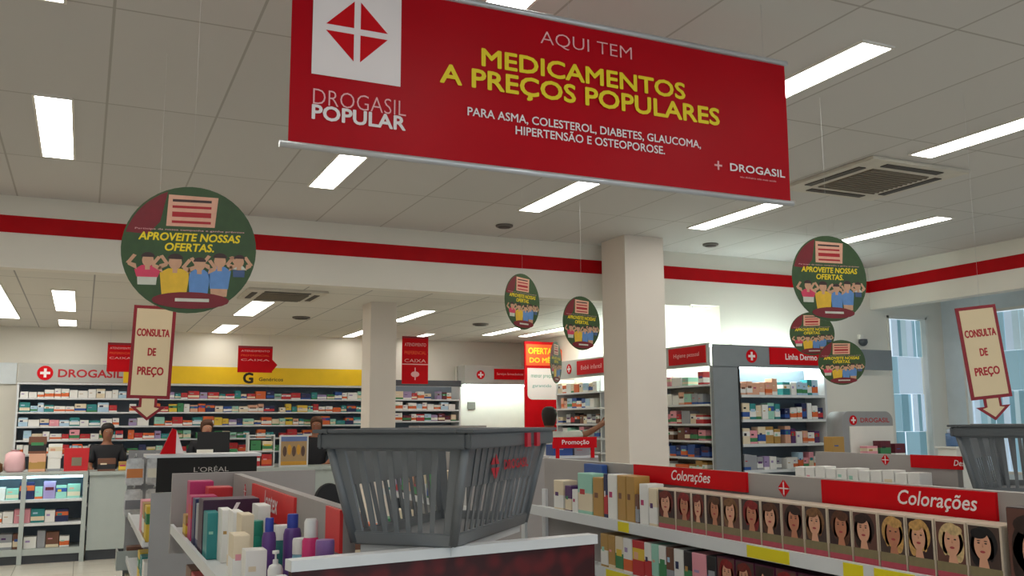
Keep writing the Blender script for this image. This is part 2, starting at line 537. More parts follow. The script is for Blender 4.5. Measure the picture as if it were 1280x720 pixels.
def ac_cassette(x, y, z, s, label, rz=0):
    t = thing('air_conditioner', label, 'air conditioner', (x, y, z - .035), rz)
    h = s / 2
    MB().slab([(-h, -h), (h, -h), (h, h), (-h, h)], .01, .035).build('panel', mat('ac_panel', (206, 200, 186), .5), t, bevel=.006)
    g = MB(); k = h * .58
    g.box(-k, k, -k, k, .002, .010)
    for i in range(12):
        q = -k + (i + .5) * 2 * k / 12
        g.box(-k, k, q - .008, q + .008, -.004, .002)
    g.build('intake_grille', mat('ac_grille', (122, 112, 96), .6), t)
    for i in range(4):
        v = MB().box(-k, k, h * .72, h * .86, .004, .0105).build('air_vent', mat('ac_slot', (70, 62, 54), .6), t)
        v.rotation_euler = (0, 0, i * pi / 2)
    return t


ac_cassette(5.6, 5.33, 3.5, 1.0, 'square air conditioning cassette in front ceiling beside the banner end')
ac_cassette(1.78, 9.5, 2.9, .78, 'air conditioning cassette in the lower rear ceiling beside the large disc')


def ceiling_vent(x, y, z, s, label):
    t = thing('ceiling_speaker', label, 'ceiling speaker', (x, y, z - .02), R(12))
    MB().lathe([(s, .02), (s, .006), (s * .9, 0), (s * .8, 0)], n=20).build('ring', mat('speaker_ring', (110, 104, 98), .5), t)
    MB().lathe([(s * .72, -.001), (s * .72, -.006), (s * .3, -.008)], n=20).build('grille', mat('speaker_grille', (70, 64, 60), .6), t)


ceiling_vent(3.64, 8.1, 3.5, .085, 'small dark round ceiling fitting beside the central pillar, under the banner')
ceiling_vent(6.09, 8.1, 3.5, .085, 'small dark round ceiling fitting above the red stripe beyond the central pillar')
ceiling_vent(2.40, 11.5, 2.9, .11, 'dark round fitting in rear ceiling beside the slim rear pillar')
ceiling_vent(4.77, 11.4, 2.9, .11, 'dark round fitting in rear ceiling near the tilted small disc')

# ================================================================== BANNER
BYD = 3.2
bx0, bx1 = aty(360, 176, BYD).x, aty(988, 247, BYD).x
bz0 = aty(360, 178, BYD).z + .005; bz1 = aty(976, 82, BYD).z
BW, BH = bx1 - bx0, bz1 - bz0
ban = thing('hanging_banner', 'large red vinyl banner with yellow and white lettering hung from the ceiling', 'banner', (bx0, BYD, bz0))
# slightly waved sheet
b = MB(); nx, nz = 40, 8
wv = lambda i, j: .003 * sin(i * .55 + j * .3) + .002 * sin(i * .21 - j * .7)
for sgn, off in ((0, -.0008), (1, .0008)):
    for j in range(nz + 1):
        for i in range(nx + 1):
            b.v.append((BW * i / nx, wv(i, j) * .5 + off, BH * j / nz))
st = (nx + 1) * (nz + 1)
for j in range(nz):
    for i in range(nx):
        q = j * (nx + 1) + i
        b.f.append((q, q + 1, q + nx + 2, q + nx + 1)); b.m.append(0); b.sm.append(True)
        b.f.append((st + q, st + q + nx + 1, st + q + nx + 2, st + q + 1)); b.m.append(0); b.sm.append(True)
b.build('vinyl_sheet', BRED, ban)
for z_, nm in ((-.012, 'bottom_rod'), (BH + .012, 'top_rod')):
    MB().tube([(-.03, 0, z_), (BW + .012, 0, z_)], .013, n=12).build(nm, ALU, ban)
for x_ in (.12, BW - .12, BW * .5):
    MB().tube([(x_, 0, BH + .02), (x_, 0, 3.5 - bz0)], .0007, n=6).build('hanging_wire', WIRE, ban)


def bpt(px, py):
    p = aty(px, py, BYD); return p.x - bx0, p.z - bz0


FY = -.0045
x0, _ = bpt(390, 50); x1, zq = bpt(500, 109)
z1_ = BH - .018
MB().box(x0, x1, FY - .001, FY, zq, z1_).build('white_square', LETW, ban)
cx, cz = bpt(446, 49)
emblem_diamond(ban, cx, (zq + z1_) / 2 + .005, .135, FY - .001, RED)


def btext(body, pl, pr_, hpx, m, bold=0, **k):
    (xa, za), (xb, zb) = bpt(*pl), bpt(*pr_)
    text(body, (xa + xb) / 2, (za + zb) / 2, xb - xa, m, ban, FY, bold=bold, height=hpx / FPX * 3.55 if hpx else None, **k)


btext('AQUI TEM', (675, 49), (789, 68), 21, LETP, -.012)
btext('MEDICAMENTOS', (602, 75), (855, 112), 23, LETY, .028)
btext('A PREÇOS POPULARES', (550, 97), (898, 147), 30, LETY, .028)
btext('PARA ASMA, COLESTEROL, DIABETES, GLAUCOMA,', (584, 141), (875, 181), None, LETW, .014)
btext('HIPERTENSÃO E OSTEOPOROSE.', (644, 163), (830, 186), None, LETW, .014)
btext('DROGASIL', (391, 122), (507, 135), 19, LETP, -.012)
btext('POPULAR', (390, 142), (506, 153), 17, LETW, .03)
btext('DROGASIL', (912, 210), (980, 217), 11, LETW, .02)
text('seu dinheiro vale mais saúde', (bpt(912, 210)[0] + bpt(980, 217)[0]) / 2, bpt(946, 224)[1], .2, LETP, ban, FY, height=.008)
ex, ez = bpt(897, 207)
MB().box(ex - .02, ex + .02, FY - .001, FY, ez - .004, ez + .004).box(ex - .004, ex + .004, FY - .0013, FY, ez - .02, ez + .02).build('small_cross', LETP, ban)

# ================================================================== HANGING DISCS
SK = mat('print_skin', (206, 158, 124), .5); SHP = mat('print_pink', (214, 60, 92), .5); SHY = mat('print_yellow', (228, 182, 40), .5)
SHB = mat('print_blue', (96, 140, 196), .5); SHW = mat('print_pale', (206, 206, 190), .5); JEAN = mat('print_denim', (70, 90, 130), .5); DH = mat('print_hair', (58, 34, 28), .5)
SIGNP = mat('print_peach', (226, 170, 142), .5); DKR = mat('print_maroon', (120, 14, 26), .5)
PRM = [SK, SHP, SHY, SHB, SHW, JEAN, DH, SIGNP, DKR, LETY, LETR, LETP]


def disc_print():
    """five people with raised arms, a plank sign and a maroon corner, printed on a disc of radius 1"""
    b = MB(); y = -.010
    th = [pi * (.62 + .30 * i / 8) for i in range(9)]
    b.prism([(.97 * cos(a), .97 * sin(a)) for a in th] + [(-.62, .22), (-.45, .42)], y - .001, y, 8)
    b.prism([(-.36, .36), (.36, .36), (.40, .84), (-.34, .86)], y - .004, y, 7)
    for k, z in enumerate((.78, .68, .56, .44)):
        b.box(-.28, .30, y - .006, y - .004, z - (.03 if k != 2 else .05), z + (.01 if k != 2 else .03), 10 if k else 6)
    for cx, top, sh, lg, w, sc in ((-.60, -.22, 1, 4, .19, 1.0), (-.20, -.24, 2, 4, .22, 1.15), (.16, -.27, 3, 5, .16, .95), (.46, -.20, 3, 0, .17, 1.05), (.75, -.20, 4, 5, .12, .85)):
        zt = top - .12 * sc; zb = zt - .42 * sc
        lim = -math.sqrt(max(0, .93 ** 2 - min(.92, abs(cx) + w * .7) ** 2))
        zb = max(zb, lim + .12)
        b.prism([(cx - w, zt), (cx - w * .8, zb), (cx + w * .8, zb), (cx + w, zt)], y - .005, y, sh)
        b.prism([(cx - w * .75, zb), (cx - w * .7, max(lim, zb - .2)), (cx + w * .7, max(lim, zb - .2)), (cx + w * .75, zb)], y - .004, y, lg)
        b.prism([(cx - w, zt), (cx + w, zt), (cx + w * .45, zt + .07), (cx - w * .45, zt + .07)], y - .005, y, sh)
        b.box(cx - .035, cx + .035, y - .0052, y, zt, top, 0)
        b.ell(cx, top + .03, .085 * sc, .10 * sc, y - .006, y, 0, 14)
        b.ell(cx, top + .08, .10 * sc, .075 * sc, y - .007, y, 6, 14, 0, pi)
        for s in (-1, 1):
            ex, ez = cx + s * w * 1.5, top - .02
            b.prism([(cx + s * w * .8, zt), (ex, ez - .03), (ex + s * .02, ez + .03), (cx + s * w * .9, zt + .09)][::s], y - .0055, y, 0)
            b.prism([(ex - s * .03, ez), (ex + s * .03, ez), (ex - s * .07, ez + .14), (ex - s * .12, ez + .12)][::-s], y - .0058, y, 0)
    b.prism([(.30 * 1.9 * cos(a) + .05, -.80 + .13 * sin(a)) for a in [2 * pi * i / 20 for i in range(20)]], y - .008, y, 8)
    b.box(-.18, .32, y - .009, y - .008, -.82, -.77, 4)
    return b.mesh('printed_picture', PRM)


DPRINT = disc_print()
_dl = {}


def hanging_disc(loc, dia, turn, label, tilt=0, group='green offer discs hung from the ceiling', ceil=3.5):
    x, y, z = loc
    t = thing('hanging_disc', label, 'hanging sign', loc, -math.atan2(x, y) + R(turn), group)
    r = dia / 2
    if 'board' not in _dl:
        _dl['board'] = MB().ell(0, 0, 1, 1, -.008, .008, 0, 48).mesh('board', DISCG)
    for nm, me in (('board', _dl['board']), ('printed_picture', DPRINT)):
        o = put(nm, me, t); o.scale = (r, r, r); o.rotation_euler = (0, R(tilt), 0)
    if 'l1' not in _dl:
        o1 = text('APROVEITE NOSSAS', 0, .19, 1.5, LETY, t, -.010, height=.12, bold=.03, shear=.15, ex=.004); _dl['l1'] = o1.data
        o2 = text('OFERTAS.', 0, .03, .72, LETY, t, -.010, height=.12, bold=.03, shear=.15, ex=.004); _dl['l2'] = o2.data
        o3 = text('Participe da nossa campanha e ganhe prêmios', 0, .30, 1.62, LETP, t, -.010, height=.035, ex=.004); _dl['l3'] = o3.data
        for o in (o1, o2, o3):
            bpy.data.objects.remove(o)
    for k, zz in (('l1', .19), ('l2', .03), ('l3', .30)):
        o = put('lettering', _dl[k], t, (0, -.0135 * r, zz * r)); o.scale = (r, r, r)
    MB().tube([(0, 0, r - .003), (0, 0, ceil - z)], .0005, n=6).build('hanging_wire', WIRE, t)
    return t


def along(px, py, dep):
    d = ray(px, py); d = d / d.dot(FW); return EYE + d * dep


hanging_disc(along(237, 312, 3.62), .5, -5, 'largest green disc with people, hung before the rear beam beside the banner')
hanging_disc(along(1037, 348, 5.37), .5, 36, 'big green disc covering the corner of the red stripe, topmost of three')
hanging_disc(along(1015, 417, 9.0), .42, 8, 'small green disc in front of the white-lettered red cabinet sign')
hanging_disc(along(1052, 453, 8.7), .42, 5, 'small green disc hanging lowest beside the slate cabinet header')
hanging_disc(along(653, 377, 7.6), .46, 52, 'narrow turned green disc hanging under the red stripe, nearer the slim pillar')
hanging_disc(along(727, 404, 7.9), .46, 47, 'turned green disc hanging right against the central pillar edge')
hanging_disc(along(695, 453, 10.2), .46, 74, 'edge-on green disc hanging in front of the red and orange poster', ceil=2.9)


# ================================================================== PRICE CHECK SIGNS
def price_sign(px, py, dep, turn, tilt, label):
    p = along(px, py, dep)
    t = thing('price_check_sign', label, 'hanging sign', p, -math.atan2(p.x, p.y) + R(turn), 'price check arrow signs')
    s = dep / FPX
    w, h, a = 25 * s, 58 * s, 27 * s
    piv = bpy.data.objects.new('board', MB().box(-w, w, -.004, .004, -h, h).mesh('board', MAROON))
    COL.objects.link(piv); piv.parent = t; piv.rotation_euler = (0, R(tilt), 0)
    MB().box(-w + 4 * s, w - 4 * s, -.006, -.004, -h + 4 * s, h - 4 * s).build('cream_card', CREAM, piv)
    aw = 21 * s
    out = [(-aw * .5, -h), (-aw * .5, -h - a * .35), (-aw, -h - a * .35), (0, -h - a), (aw, -h - a * .35), (aw * .5, -h - a * .35), (aw * .5, -h)]
    MB().prism(out, -.0035, .0035).build('arrow_point', MAROON, piv)
    k = 3.2 * s
    inn = [(-aw * .5 + k, -h - .0), (-aw * .5 + k, -h - a * .35 - k * .3), (-aw + k * 2.4, -h - a * .35 - k * .7), (0, -h - a + k * 1.3), (aw - k * 2.4, -h - a * .35 - k * .7), (aw * .5 - k, -h - a * .35 - k * .3), (aw * .5 - k, -h)]
    MB().prism(inn, -.0055, -.0035).build('arrow_card', CREAM, piv)
    for body, zz, ww in (('CONSULTA', 24 * s, 38 * s), ('DE', 0, 9 * s), ('PREÇO', -25 * s, 30 * s)):
        text(body, 0, zz, ww, LETR, piv, -.006, height=(9 if body != 'PREÇO' else 12) * s, bold=.03)
    MB().tube([(0, 0, h), (0, 0, 3.5 - p.z)], .0005, n=6).build('hanging_wire', WIRE, t)


price_sign(190, 440, 4.6, -4, 1.5, 'cream arrow sign with red border hung below the largest green disc')
price_sign(1229, 440, 5.2, 24, -6, 'tilted cream arrow sign hung in front of the frosted side window')

# ================================================================== REAR WALL SHELVING
YS = 13.62


def wall_shelving(name, label, x0, x1, zs, ztop, y=YS, depth=.34):
    t = thing(name, label, 'shelving', (x0, y, 0))
    w = x1 - x0
    MB().box(0, w, depth, depth + .02, 0, ztop).build('back_panel', CABI, t)
    for x in (0, w - .025):
        MB().box(x, x + .025, 0, depth, 0, ztop).build('side_panel', STEEL, t)
    for z in zs:
        MB().box(.025, w - .025, .0, depth, z - .022, z).build('shelf', STEEL, t, bevel=.003)
    return t


ZS = [1.94, 1.757, 1.573, 1.395, 1.21, 1.02, .8, .55, .25]
ws = wall_shelving('wall_shelving', 'long white medicine shelving with grey and yellow header along the rear wall', -.79, 3.95, ZS, 2.14)
MB().box(0, 4.74, -.01, .34, 2.115, 2.14).build('top_board', STEEL, ws)
MB().box(0, 1.26, -.02, .02, 2.145, 2.385).build('grey_header', HEADG, ws)
MB().box(1.262, 4.74, -.02, .02, 2.145, 2.385).build('yellow_header', YELLOW, ws)
emblem_round(ws, .315, 2.262, .095, -.02)
text('DROGASIL', .86, 2.262, .78, LETR, ws, -.02, height=.1, bold=.03)
text('G', 2.90, 2.235, .13, LETB, ws, -.02, height=.14, bold=.04, name='letter_mark')
text('Genéricos', 3.22, 2.22, .34, LETB, ws, -.02, height=.05, bold=.01)
PW = ['white', 'white', 'white', 'white', 'cream', 'pink', 'red', 'pale blue', 'teal', 'white']
PC = ['teal', 'red', 'orange', 'green', 'white', 'blue', 'mint', 'navy', 'cream', 'yellow', 'green', 'red', 'lilac', 'orange', 'teal', 'peach']
FR = (-.79, YS, 0)
for k in range(5):
    z = ZS[k]
    n = row(FR, .04, 1.33, z, PW, (.07, .14), (.07, .13), .12, 'medicine_box', 'medicine box', f'on the {NTH[k]} shelf of the yellow-topped shelving', 'medicine boxes on the rear wall shelving')
    row(FR, 1.36, 4.70, z, PC, (.07, .15), (.06, .125), .12, 'medicine_box', 'medicine box', f'on the {NTH[k]} shelf of the yellow-topped shelving', 'medicine boxes on the rear wall shelving', start=n + 1)

ws2 = wall_shelving('wall_shelving', 'short white shelving between the slim rear pillar and the bright hatch', 4.25, 5.36, [1.95, 1.79, 1.62, 1.43, 1.2, .9, .5], 2.16)
MB().box(0, 1.11, -.02, .02, 2.15, 2.24).build('header', DGREY, ws2)
for k in range(3):
    row((4.25, YS, 0), .04, 1.08, [1.95, 1.79, 1.62][k], ['white', 'lilac', 'pale blue', 'red', 'cream', 'maroon', 'white'], (.07, .14), (.07, .125), .12, 'medicine_box', 'medicine box', f'on the {NTH[k]} shelf behind the slim rear pillar', 'medicine boxes on the short rear shelving')


# hanging red signs over the counter
def red_sign(px0, px1, py0, py1, dep, label, arrow=False, lines=3):
    a, c = along(px0, py0, dep), along(px1, py1, dep)
    a = aty(px0, py0, dep); c = aty(px1, py1, dep)
    w, h = c.x - a.x, a.z - c.z
    t = thing('red_hanging_sign', label, 'hanging sign', (a.x + w / 2, dep, c.z), 0)
    MB().box(-w / 2, w / 2, 0, .012, 0, h).build('board', RED, t)
    MB().box(-w / 2, w / 2, -.003, 0, h - .03, h).build('dark_edge', MAROON, t)
    ws_ = ['ATENDIMENTO', 'PREFERENCIAL', 'CAIXA', 'MEDICAMENTOS']
    for k in range(lines):
        text(ws_[k], 0, h * (.84 - .17 * k) - .01, w * .82, LETP if k != 1 else ORANGE, t, 0, height=h * .07)
    if arrow:
        MB().prism([(w / 2, h * .05), (w / 2 + .07, h * .30), (w / 2, h * .5)], 0, .012).build('arrow_tip', RED, t)
    for sx in (-.4, .4):
        MB().tube([(w * sx, .006, h), (w * sx, .006, 2.9 - c.z)], .0015, n=6).build('hanging_wire', WIRE, t)
    return t, w, h


red_sign(135, 166, 428, 465, 12.9, 'red hanging sign half hidden behind the cream arrow sign')
red_sign(298, 340, 432, 466, 12.9, 'red hanging sign with arrow tip in front of the yellow header', True)
t_, w_, h_ = red_sign(503, 535, 420, 480, 12.9, 'tall red hanging sign beside the slim rear pillar', lines=3)
MB().box(-w_ / 2, w_ / 2, -.002, 0, h_ * .40, h_ * .42).build('rule_line', LETP, t_)
MB().ell(0, h_ * .2, w_ * .16, h_ * .06, -.002, 0, 0, 16).box(-.008, .008, -.0025, 0, h_ * .08, h_ * .34).build('hand_symbol', LETP, t_)

# ------------------------------------------------------------------ bright service hatch
sv = thing('service_hatch', 'bright white service hatch with grey fascia and red sign at the rear', 'service counter', (5.42, 13.6, 0))
MB().box(0, 1.20, 0, .30, 2.19, 2.49).build('fascia', HEADG, sv)
emblem_round(sv, .27, 2.34, .07, 0)
_s = MB().box(.50, 1.05, -.015, 0, 2.27, 2.44).build('red_sign', RED, sv)
text('Serviços farmacêuticos', .775, 2.355, .46, LETP, sv, -.015, height=.045)
MB().box(0, 1.20, .36, .40, 1.05, 2.49).build('back_board', WHITE, sv)
MB().box(.19, .32, .34, .36, 1.80, 1.92).build('wall_switch', mat('switch_grey', (120, 120, 112), .5), sv)
MB().box(0.02, 1.18, .10, .14, 2.17, 2.188).build('light_tube', TUBEE, sv)
MB().box(0, 1.20, .0, .36, 1.0, 1.05).build('worktop', WHITEM, sv)
MB().box(0, 1.20, .04, .40, 0, 1.0).build('base', WHITEM, sv)

# red poster board at the hatch's end
pb = thing('promotion_board', 'tall red board with orange top and white notice near the customer', 'poster', (6.27, 12.6, 0))
pb.rotation_euler = (0, 0, 0)
MB().box(-.28, .28, 0, .03, 0, 2.80).build('board', RED, pb)
MB().box(-.26, .26, -.004, 0, 2.44, 2.76).build('orange_panel', ORANGE, pb)
text('OFERTAS', 0, 2.66, .44, LETY, pb, -.004, height=.09, bold=.03)
text('DO MÊS', 0, 2.53, .4, LETY, pb, -.004, height=.09, bold=.03)
pts = [(-.24 + .08 + .08 * cos(a), 1.93 + .08 + .08 * sin(a)) for a in [pi + i * pi / 12 for i in range(7)]] + [(.26, 1.93), (.26, 2.40), (-.24, 2.40)]
MB().prism(pts, -.004, 0).build('white_notice', LETW, pb)
text('menor preço', 0, 2.27, .36, mat('print_green', (60, 150, 120), .5), pb, -.004, height=.06)
text('garantido', 0, 2.13, .32, mat('print_teal', (60, 150, 140), .5), pb, -.004, height=.06)
MB().prism([(.28, 2.74), (.44, 2.6), (.28, 2.46)], 0, .02).build('arrow_tip', ORANGE, pb)

# ================================================================== SIDE SHELVING (right of the rear room)
XS = 6.205
sd = thing('side_shelving', 'white wall shelving with grey header and red signs seen either side of the central pillar', 'shelving', (XS, 8.36, 0))
SZ = [2.0, 1.785, 1.57, 1.385, 1.20, 1.02]
MB().box(.315, .33, 0, 3.7, 0, 2.45).build('back_panel', mat('side_back_panel', (196, 190, 180), .6), sd)
for y in (0, 1.2, 2.4, 3.66):
    MB().box(.02, .313, y, y + .02, 0, 2.2).build('side_panel', STEEL, sd)
for z in SZ + [.8, .5, .2]:
    for a, c in ((.02, 1.2), (1.22, 2.4), (2.42, 3.66)):
        MB().box(0, .313, a, c, z - .022, z).build('shelf', STEEL, sd)
MB().box(-.02, .02, 0, 3.7, 2.2, 2.45).build('header', HEADG, sd)
MB().box(.10, .14, .1, 3.6, 2.42, 2.445).build('light_tube', TUBEE, sd)
for ya, yb, body in ((.02, .72, 'Higiene pessoal'), (2.15, 2.95, 'Bebê infantil')):
    sg = MB().box(-.035, -.02, ya, yb, 2.235, 2.425).build('red_sign', RED, sd)
    tx = text(body, 0, 0, (yb - ya) * .7, LETP, sg, height=.06)
    tx.location = (-.0356, (ya + yb) / 2, 2.33); tx.rotation_euler = (0, 0, -pi / 2)
_e = emblem_round(sd, 0, 0, .07, 0); _e.location = (-.02, 3.2, 2.33); _e.rotation_euler = (0, 0, -pi / 2)
PS = [['pink', 'pink', 'white', 'mint', 'red'], ['grey', 'white', 'mint', 'peach', 'pale blue'], ['grey', 'grey', 'pink', 'red', 'cream'], ['maroon', 'red', 'brown', 'pink', 'black'], ['navy', 'navy', 'blue', 'white'], ['brown', 'gold', 'orange', 'white']]
PS2 = [['orange', 'cream', 'white', 'pale blue'], ['pale blue', 'blue', 'peach', 'white'], ['brown', 'grey', 'black', 'cream'], ['pink', 'mint', 'grey', 'white'], ['black', 'brown', 'white'], ['grey', 'white']]
for k in range(6):
    row((XS, 9.55, -pi / 2), 0.0, 1.15, SZ[k] , PS[k], (.08, .16), (.09, .15), .14, 'toiletry_pack', 'toiletry pack', f'on the {NTH[k]} shelf beside the slate cabinet', 'toiletry packs right of the central pillar')
    if k < 4:
        row((XS, 12.0, -pi / 2), 0.0, 1.2, SZ[k], PS2[k], (.08, .15), (.09, .15), .14, 'toiletry_pack', 'toiletry pack', f'on the {NTH[k]} shelf between red board and pillar', 'toiletry packs behind the customer')

# ================================================================== SLATE CABINET
CX, CY = 6.20, 8.28
cb = thing('display_cabinet', 'tall slate grey cabinet with lit shelves and red header sign on back wall', 'cabinet', (CX, CY, 0))
MB().box(0, .33, 0, .05, 0, 2.19).build('front_panel', CABG, cb)
MB().box(.352, .37, .05, .36, 0, 2.19).build('side_panel', CABG, cb)
MB().box(1.56, 1.59, 0, .36, 0, 2.19).build('side_panel', STEEL, cb)
MB().box(.37, 1.56, .33, .36, 0, 2.19).build('back_panel', CABI, cb)
MB().box(.33, .352, -.004, .05, 0, 2.19).build('door_edge', BLACK, cb)
MB().box(0, 2.63, -.01, .012, 2.19, 2.43).build('header', CABG, cb)
MB().box(.36, 1.55, .04, .06, 2.165, 2.188).build('light_tube', mat('cabinet_light', (220, 240, 250), .5, emit=5), cb)
CZ = [1.885, 1.615, 1.347, 1.065, .8, .45, .12]
for z in CZ:
    MB().box(.372, 1.558, .0, .328, z - .03, z).build('shelf', STEEL, cb)
MB().box(.42, 1.5, .15, .19, 2.24, 2.28).build('uplight_tube', TUBEE, cb)
emblem_round(cb, .52, 2.31, .075, -.01)
MB().box(.77, 1.56, -.022, -.01, 2.225, 2.415).build('red_sign', RED, cb)
text('Linha Dermo', 1.22, 2.315, .46, LETW, cb, -.022, height=.065, bold=.02)
CP = [(['peach', 'peach', 'peach', 'orange', 'peach'], ['pale blue', 'teal', 'white', 'pale blue']), (['white', 'cream', 'teal', 'mint', 'grey'], ['white', 'cream', 'blue', 'navy']), (['cream', 'peach', 'pink', 'gold'], ['peach', 'white', 'purple', 'white']), (['white', 'lilac', 'white', 'grey'], ['pink', 'white', 'white', 'pale blue'])]
for k in range(4):
    n = row((CX, CY, 0), .385, .97, CZ[k], CP[k][0], (.07, .11), (.12, .19), .12, 'skincare_box', 'skincare box', f'on the {NTH[k]} shelf of the slate cabinet', 'skincare boxes in the slate cabinet', skip=.02)
    row((CX, CY, 0), .98, 1.55, CZ[k], CP[k][1], (.06, .10), (.11, .19), .12, 'skincare_box', 'skincare box', f'on the {NTH[k]} shelf of the slate cabinet', 'skincare boxes in the slate cabinet', start=n + 1, skip=.02)
sc_ = thing('security_camera', 'small white camera on the wall above the cabinet header', 'camera', (8.72, 8.62, 2.62))
MB().box(-.03, .03, 0, .03, -.03, .03).build('mount', WHITE, sc_)
MB().lathe([(.05, -.03), (.055, -.07), (.04, -.10), (.015, -.115)], cy=-.02).build('dome', DGREY, sc_)

# ================================================================== DISPLAY BOARD (kiosk)
kx, ky = 7.40, 7.2
ks = thing('product_stand', 'rounded grey floor stand with badge and products before the white column', 'display stand', (kx, ky, 0))
w = .35
pts = [(-w, .0), (w, .0)] + [(w - .1 + .1 * cos(a), 1.59 + .1 * sin(a)) for a in [i * pi / 12 for i in range(7)]] + [(-w + .1 + .1 * cos(a), 1.59 + .1 * sin(a)) for a in [pi / 2 + i * pi / 12 for i in range(7)]]
MB().prism(pts, .10, .32).build('back_board', GREY, ks)
MB().box(-w, w, -.12, .10, 0, .30).build('base', GREY, ks)
for z in (.6, .92, 1.24):
    MB().box(-.30, .36, -.12, .10, z - .02, z).build('shelf', STEEL, ks)
MB().box(-.26, .34, .09, .10, 1.26, 1.54).build('white_panel', WHITE, ks)
emblem_round(ks, -.2, 1.60, .05, .10)
text('DROGASIL', .1, 1.60, .4, LETR, ks, .10, height=.045, bold=.02)
for k, (x, c) in enumerate(((-.16, 'pink'), (.02, 'maroon'), (.22, 'maroon'))):
    tag(carton('perfume_box', (kx + x, ky - .10, 1.241), 0, .14, .1, (.10, .15, .12)[k], pmat(c, k)), f'{("pink", "dark maroon tall", "dark maroon low")[k]} perfume box on the rounded grey stand', 'box', 'perfume boxes on the rounded stand')
o = tag(carton('gift_box', (6.70, 7.0, 1.241), 0, .15, .12, .2, pmat('gold', 2, 'black')), 'orange and black gift box beside the rounded grey stand', 'box')
ped = thing('pedestal', 'slim grey pedestal beside the rounded stand', 'pedestal', (6.70, 7.06, 0))
MB().box(-.09, .09, -.09, .09, .02, 1.22).build('post', GREY, ped)
MB().box(-.11, .11, -.11, .11, 1.22, 1.24).build('top', GREY, ped)
MB().box(-.12, .12, -.12, .12, 0, .02).build('foot', GREY, ped)
p = aty(1193, 556, 7.4)
tt = thing('plinth', 'white plinth near the frosted windows carrying a blue tin', 'plinth', (p.x, 7.4, 0))
MB().box(-.12, .12, -.12, .12, 0, 1.29).build('post', WHITE, tt)
MB().box(-.14, .14, -.14, .14, 1.29, 1.31).build('top', WHITE, tt)
o = bottle('can', 'tin', (p.x, 7.4, 1.311), .17, .19, mat('tin_blue', (90, 120, 160), .4), mat('tin_pale', (190, 200, 214), .4), 1)
tag(o, 'blue tin on white plinth near the frosted windows', 'tin')

# ================================================================== COUNTERS
case = thing('glass_display_case', 'white lit display case with three product shelves at the picture edge', 'display case', (-2.0, 12.35, 0))
MB().box(0, 2.1, 0, .55, 1.0, 1.04).build('top', WHITEM, case)
MB().box(0, 2.1, .52, .55, .1, 1.0).build('back_panel', CABI, case)
for x in (0, 1.4, 2.05):
    MB().box(x, x + .05, 0, .05, 0, 1.0).build('post', WHITEM, case)
MB().box(2.08, 2.1, .05, .52, 0, 1.0).build('side_panel', WHITEM, case)
for z in (.73, .46):
    MB().box(.0, 2.08, .01, .52, z - .03, z).build('shelf', STEEL, case)
MB().box(0, 2.075, .012, .515, .10, .17).build('base', WHITEM, case)
MB().box(0, 2.1, .06, .5, 0, .10).build('plinth', DGREY, case)
MB().box(1.0, 2.04, .03, .06, .975, .998).build('light_tube', CASEL, case)
for k, (z, pal, hr) in enumerate(((.73, ['pale blue', 'white', 'mint', 'navy', 'lilac', 'magenta'], (.12, .2)), (.46, ['pink', 'white', 'mint', 'teal', 'mint', 'navy', 'white'], (.1, .17)), (.17, ['black', 'brown', 'black', 'grey', 'white'], (.12, .2)))):
    row((-2.0, 12.35, 0), 1.12, 2.04, z, pal, (.08, .17), hr, .14, 'toiletry_box', 'toiletry box', f'on the {NTH[k]} shelf of the lit display case', 'boxes in the lit display case', back=.08, skip=.02)
ct = thing('service_counter', 'long white service counter in front of the rear medicine shelving', 'counter', (.12, 12.38, 0))
MB().box(0, 3.7, 0, .6, .12, .99).build('front_panel', WHITEM, ct)
MB().box(0, 3.7, .06, .55, 0, .12).build('plinth', DGREY, ct)
MB().box(-.01, 3.72, -.03, .62, .99, 1.03).build('countertop', WHITEM, ct, bevel=.004)
for x in (.9, 1.8, 2.7):
    MB().box(x, x + .006, -.004, 0, .14, .98).build('panel_joint', GREY, ct)
ZC = 1.041
# goods on the display case
def pillow_bag(name, loc, w, d, h, m, label, cat='bag'):
    t = thing(name, label, cat, loc)
    b = MB(); n = 12
    prof = [(.75, 0), (1, .12), (1.02, .5), (.9, .8), (.6, .9), (.35, .94)]
    b.lathe([(r, z) for r, z in prof], n=14)
    b.v = [(x * w / 2 * (1 + .06 * sin(7 * y + 9 * z)), y * d / 2 * (1 + .06 * sin(5 * x + 8 * z)), z * h) for x, y, z in b.v]
    b.build('body', m, t)
    k = MB().lathe([(.3, .93), (.42, .97), (.55, 1.0)], n=14)
    k.v = [(x * w / 2, y * d / 2, z * h) for x, y, z in k.v]
    k.build('gathered_top', m, t)
    return t
pillow_bag('gift_bag', (-.70, 12.6, ZC), .22, .18, .26, mat('pink_wrap', (226, 180, 184), .4), 'pink and white wrapped gift on the lit display case')
pillow_bag('gift_bag', (-.88, 12.6, ZC), .12, .12, .12, mat('brown_wrap', (96, 66, 30), .4), 'small brown wrapped gift cut by the picture edge')
tag(carton('gift_box', (-.46, 12.55, ZC), 0, .18, .16, .21, pmat('peach', 1, 'gold')), 'peach gift box below the dark brown one on the display case', 'box')
tag(carton('gift_box', (-.47, 12.56, ZC + .212), 0, .19, .16, .2, pmat('brown', 3, 'black')), 'dark brown gift box on top of the peach box', 'box')
tag(carton('gift_box', (-.28, 12.58, ZC), 0, .14, .14, .15, pmat('white', 2, 'grey')), 'lower white gift box on the display case', 'box')
tag(carton('gift_box', (-.275, 12.58, ZC + .152), 0, .15, .14, .17, pmat('white', 0, 'cream')), 'upper white gift box stacked on the display case', 'box')
gb = thing('gift_bag', 'red gift bag with orange top on the lit display case', 'bag', (-.04, 12.55, ZC))
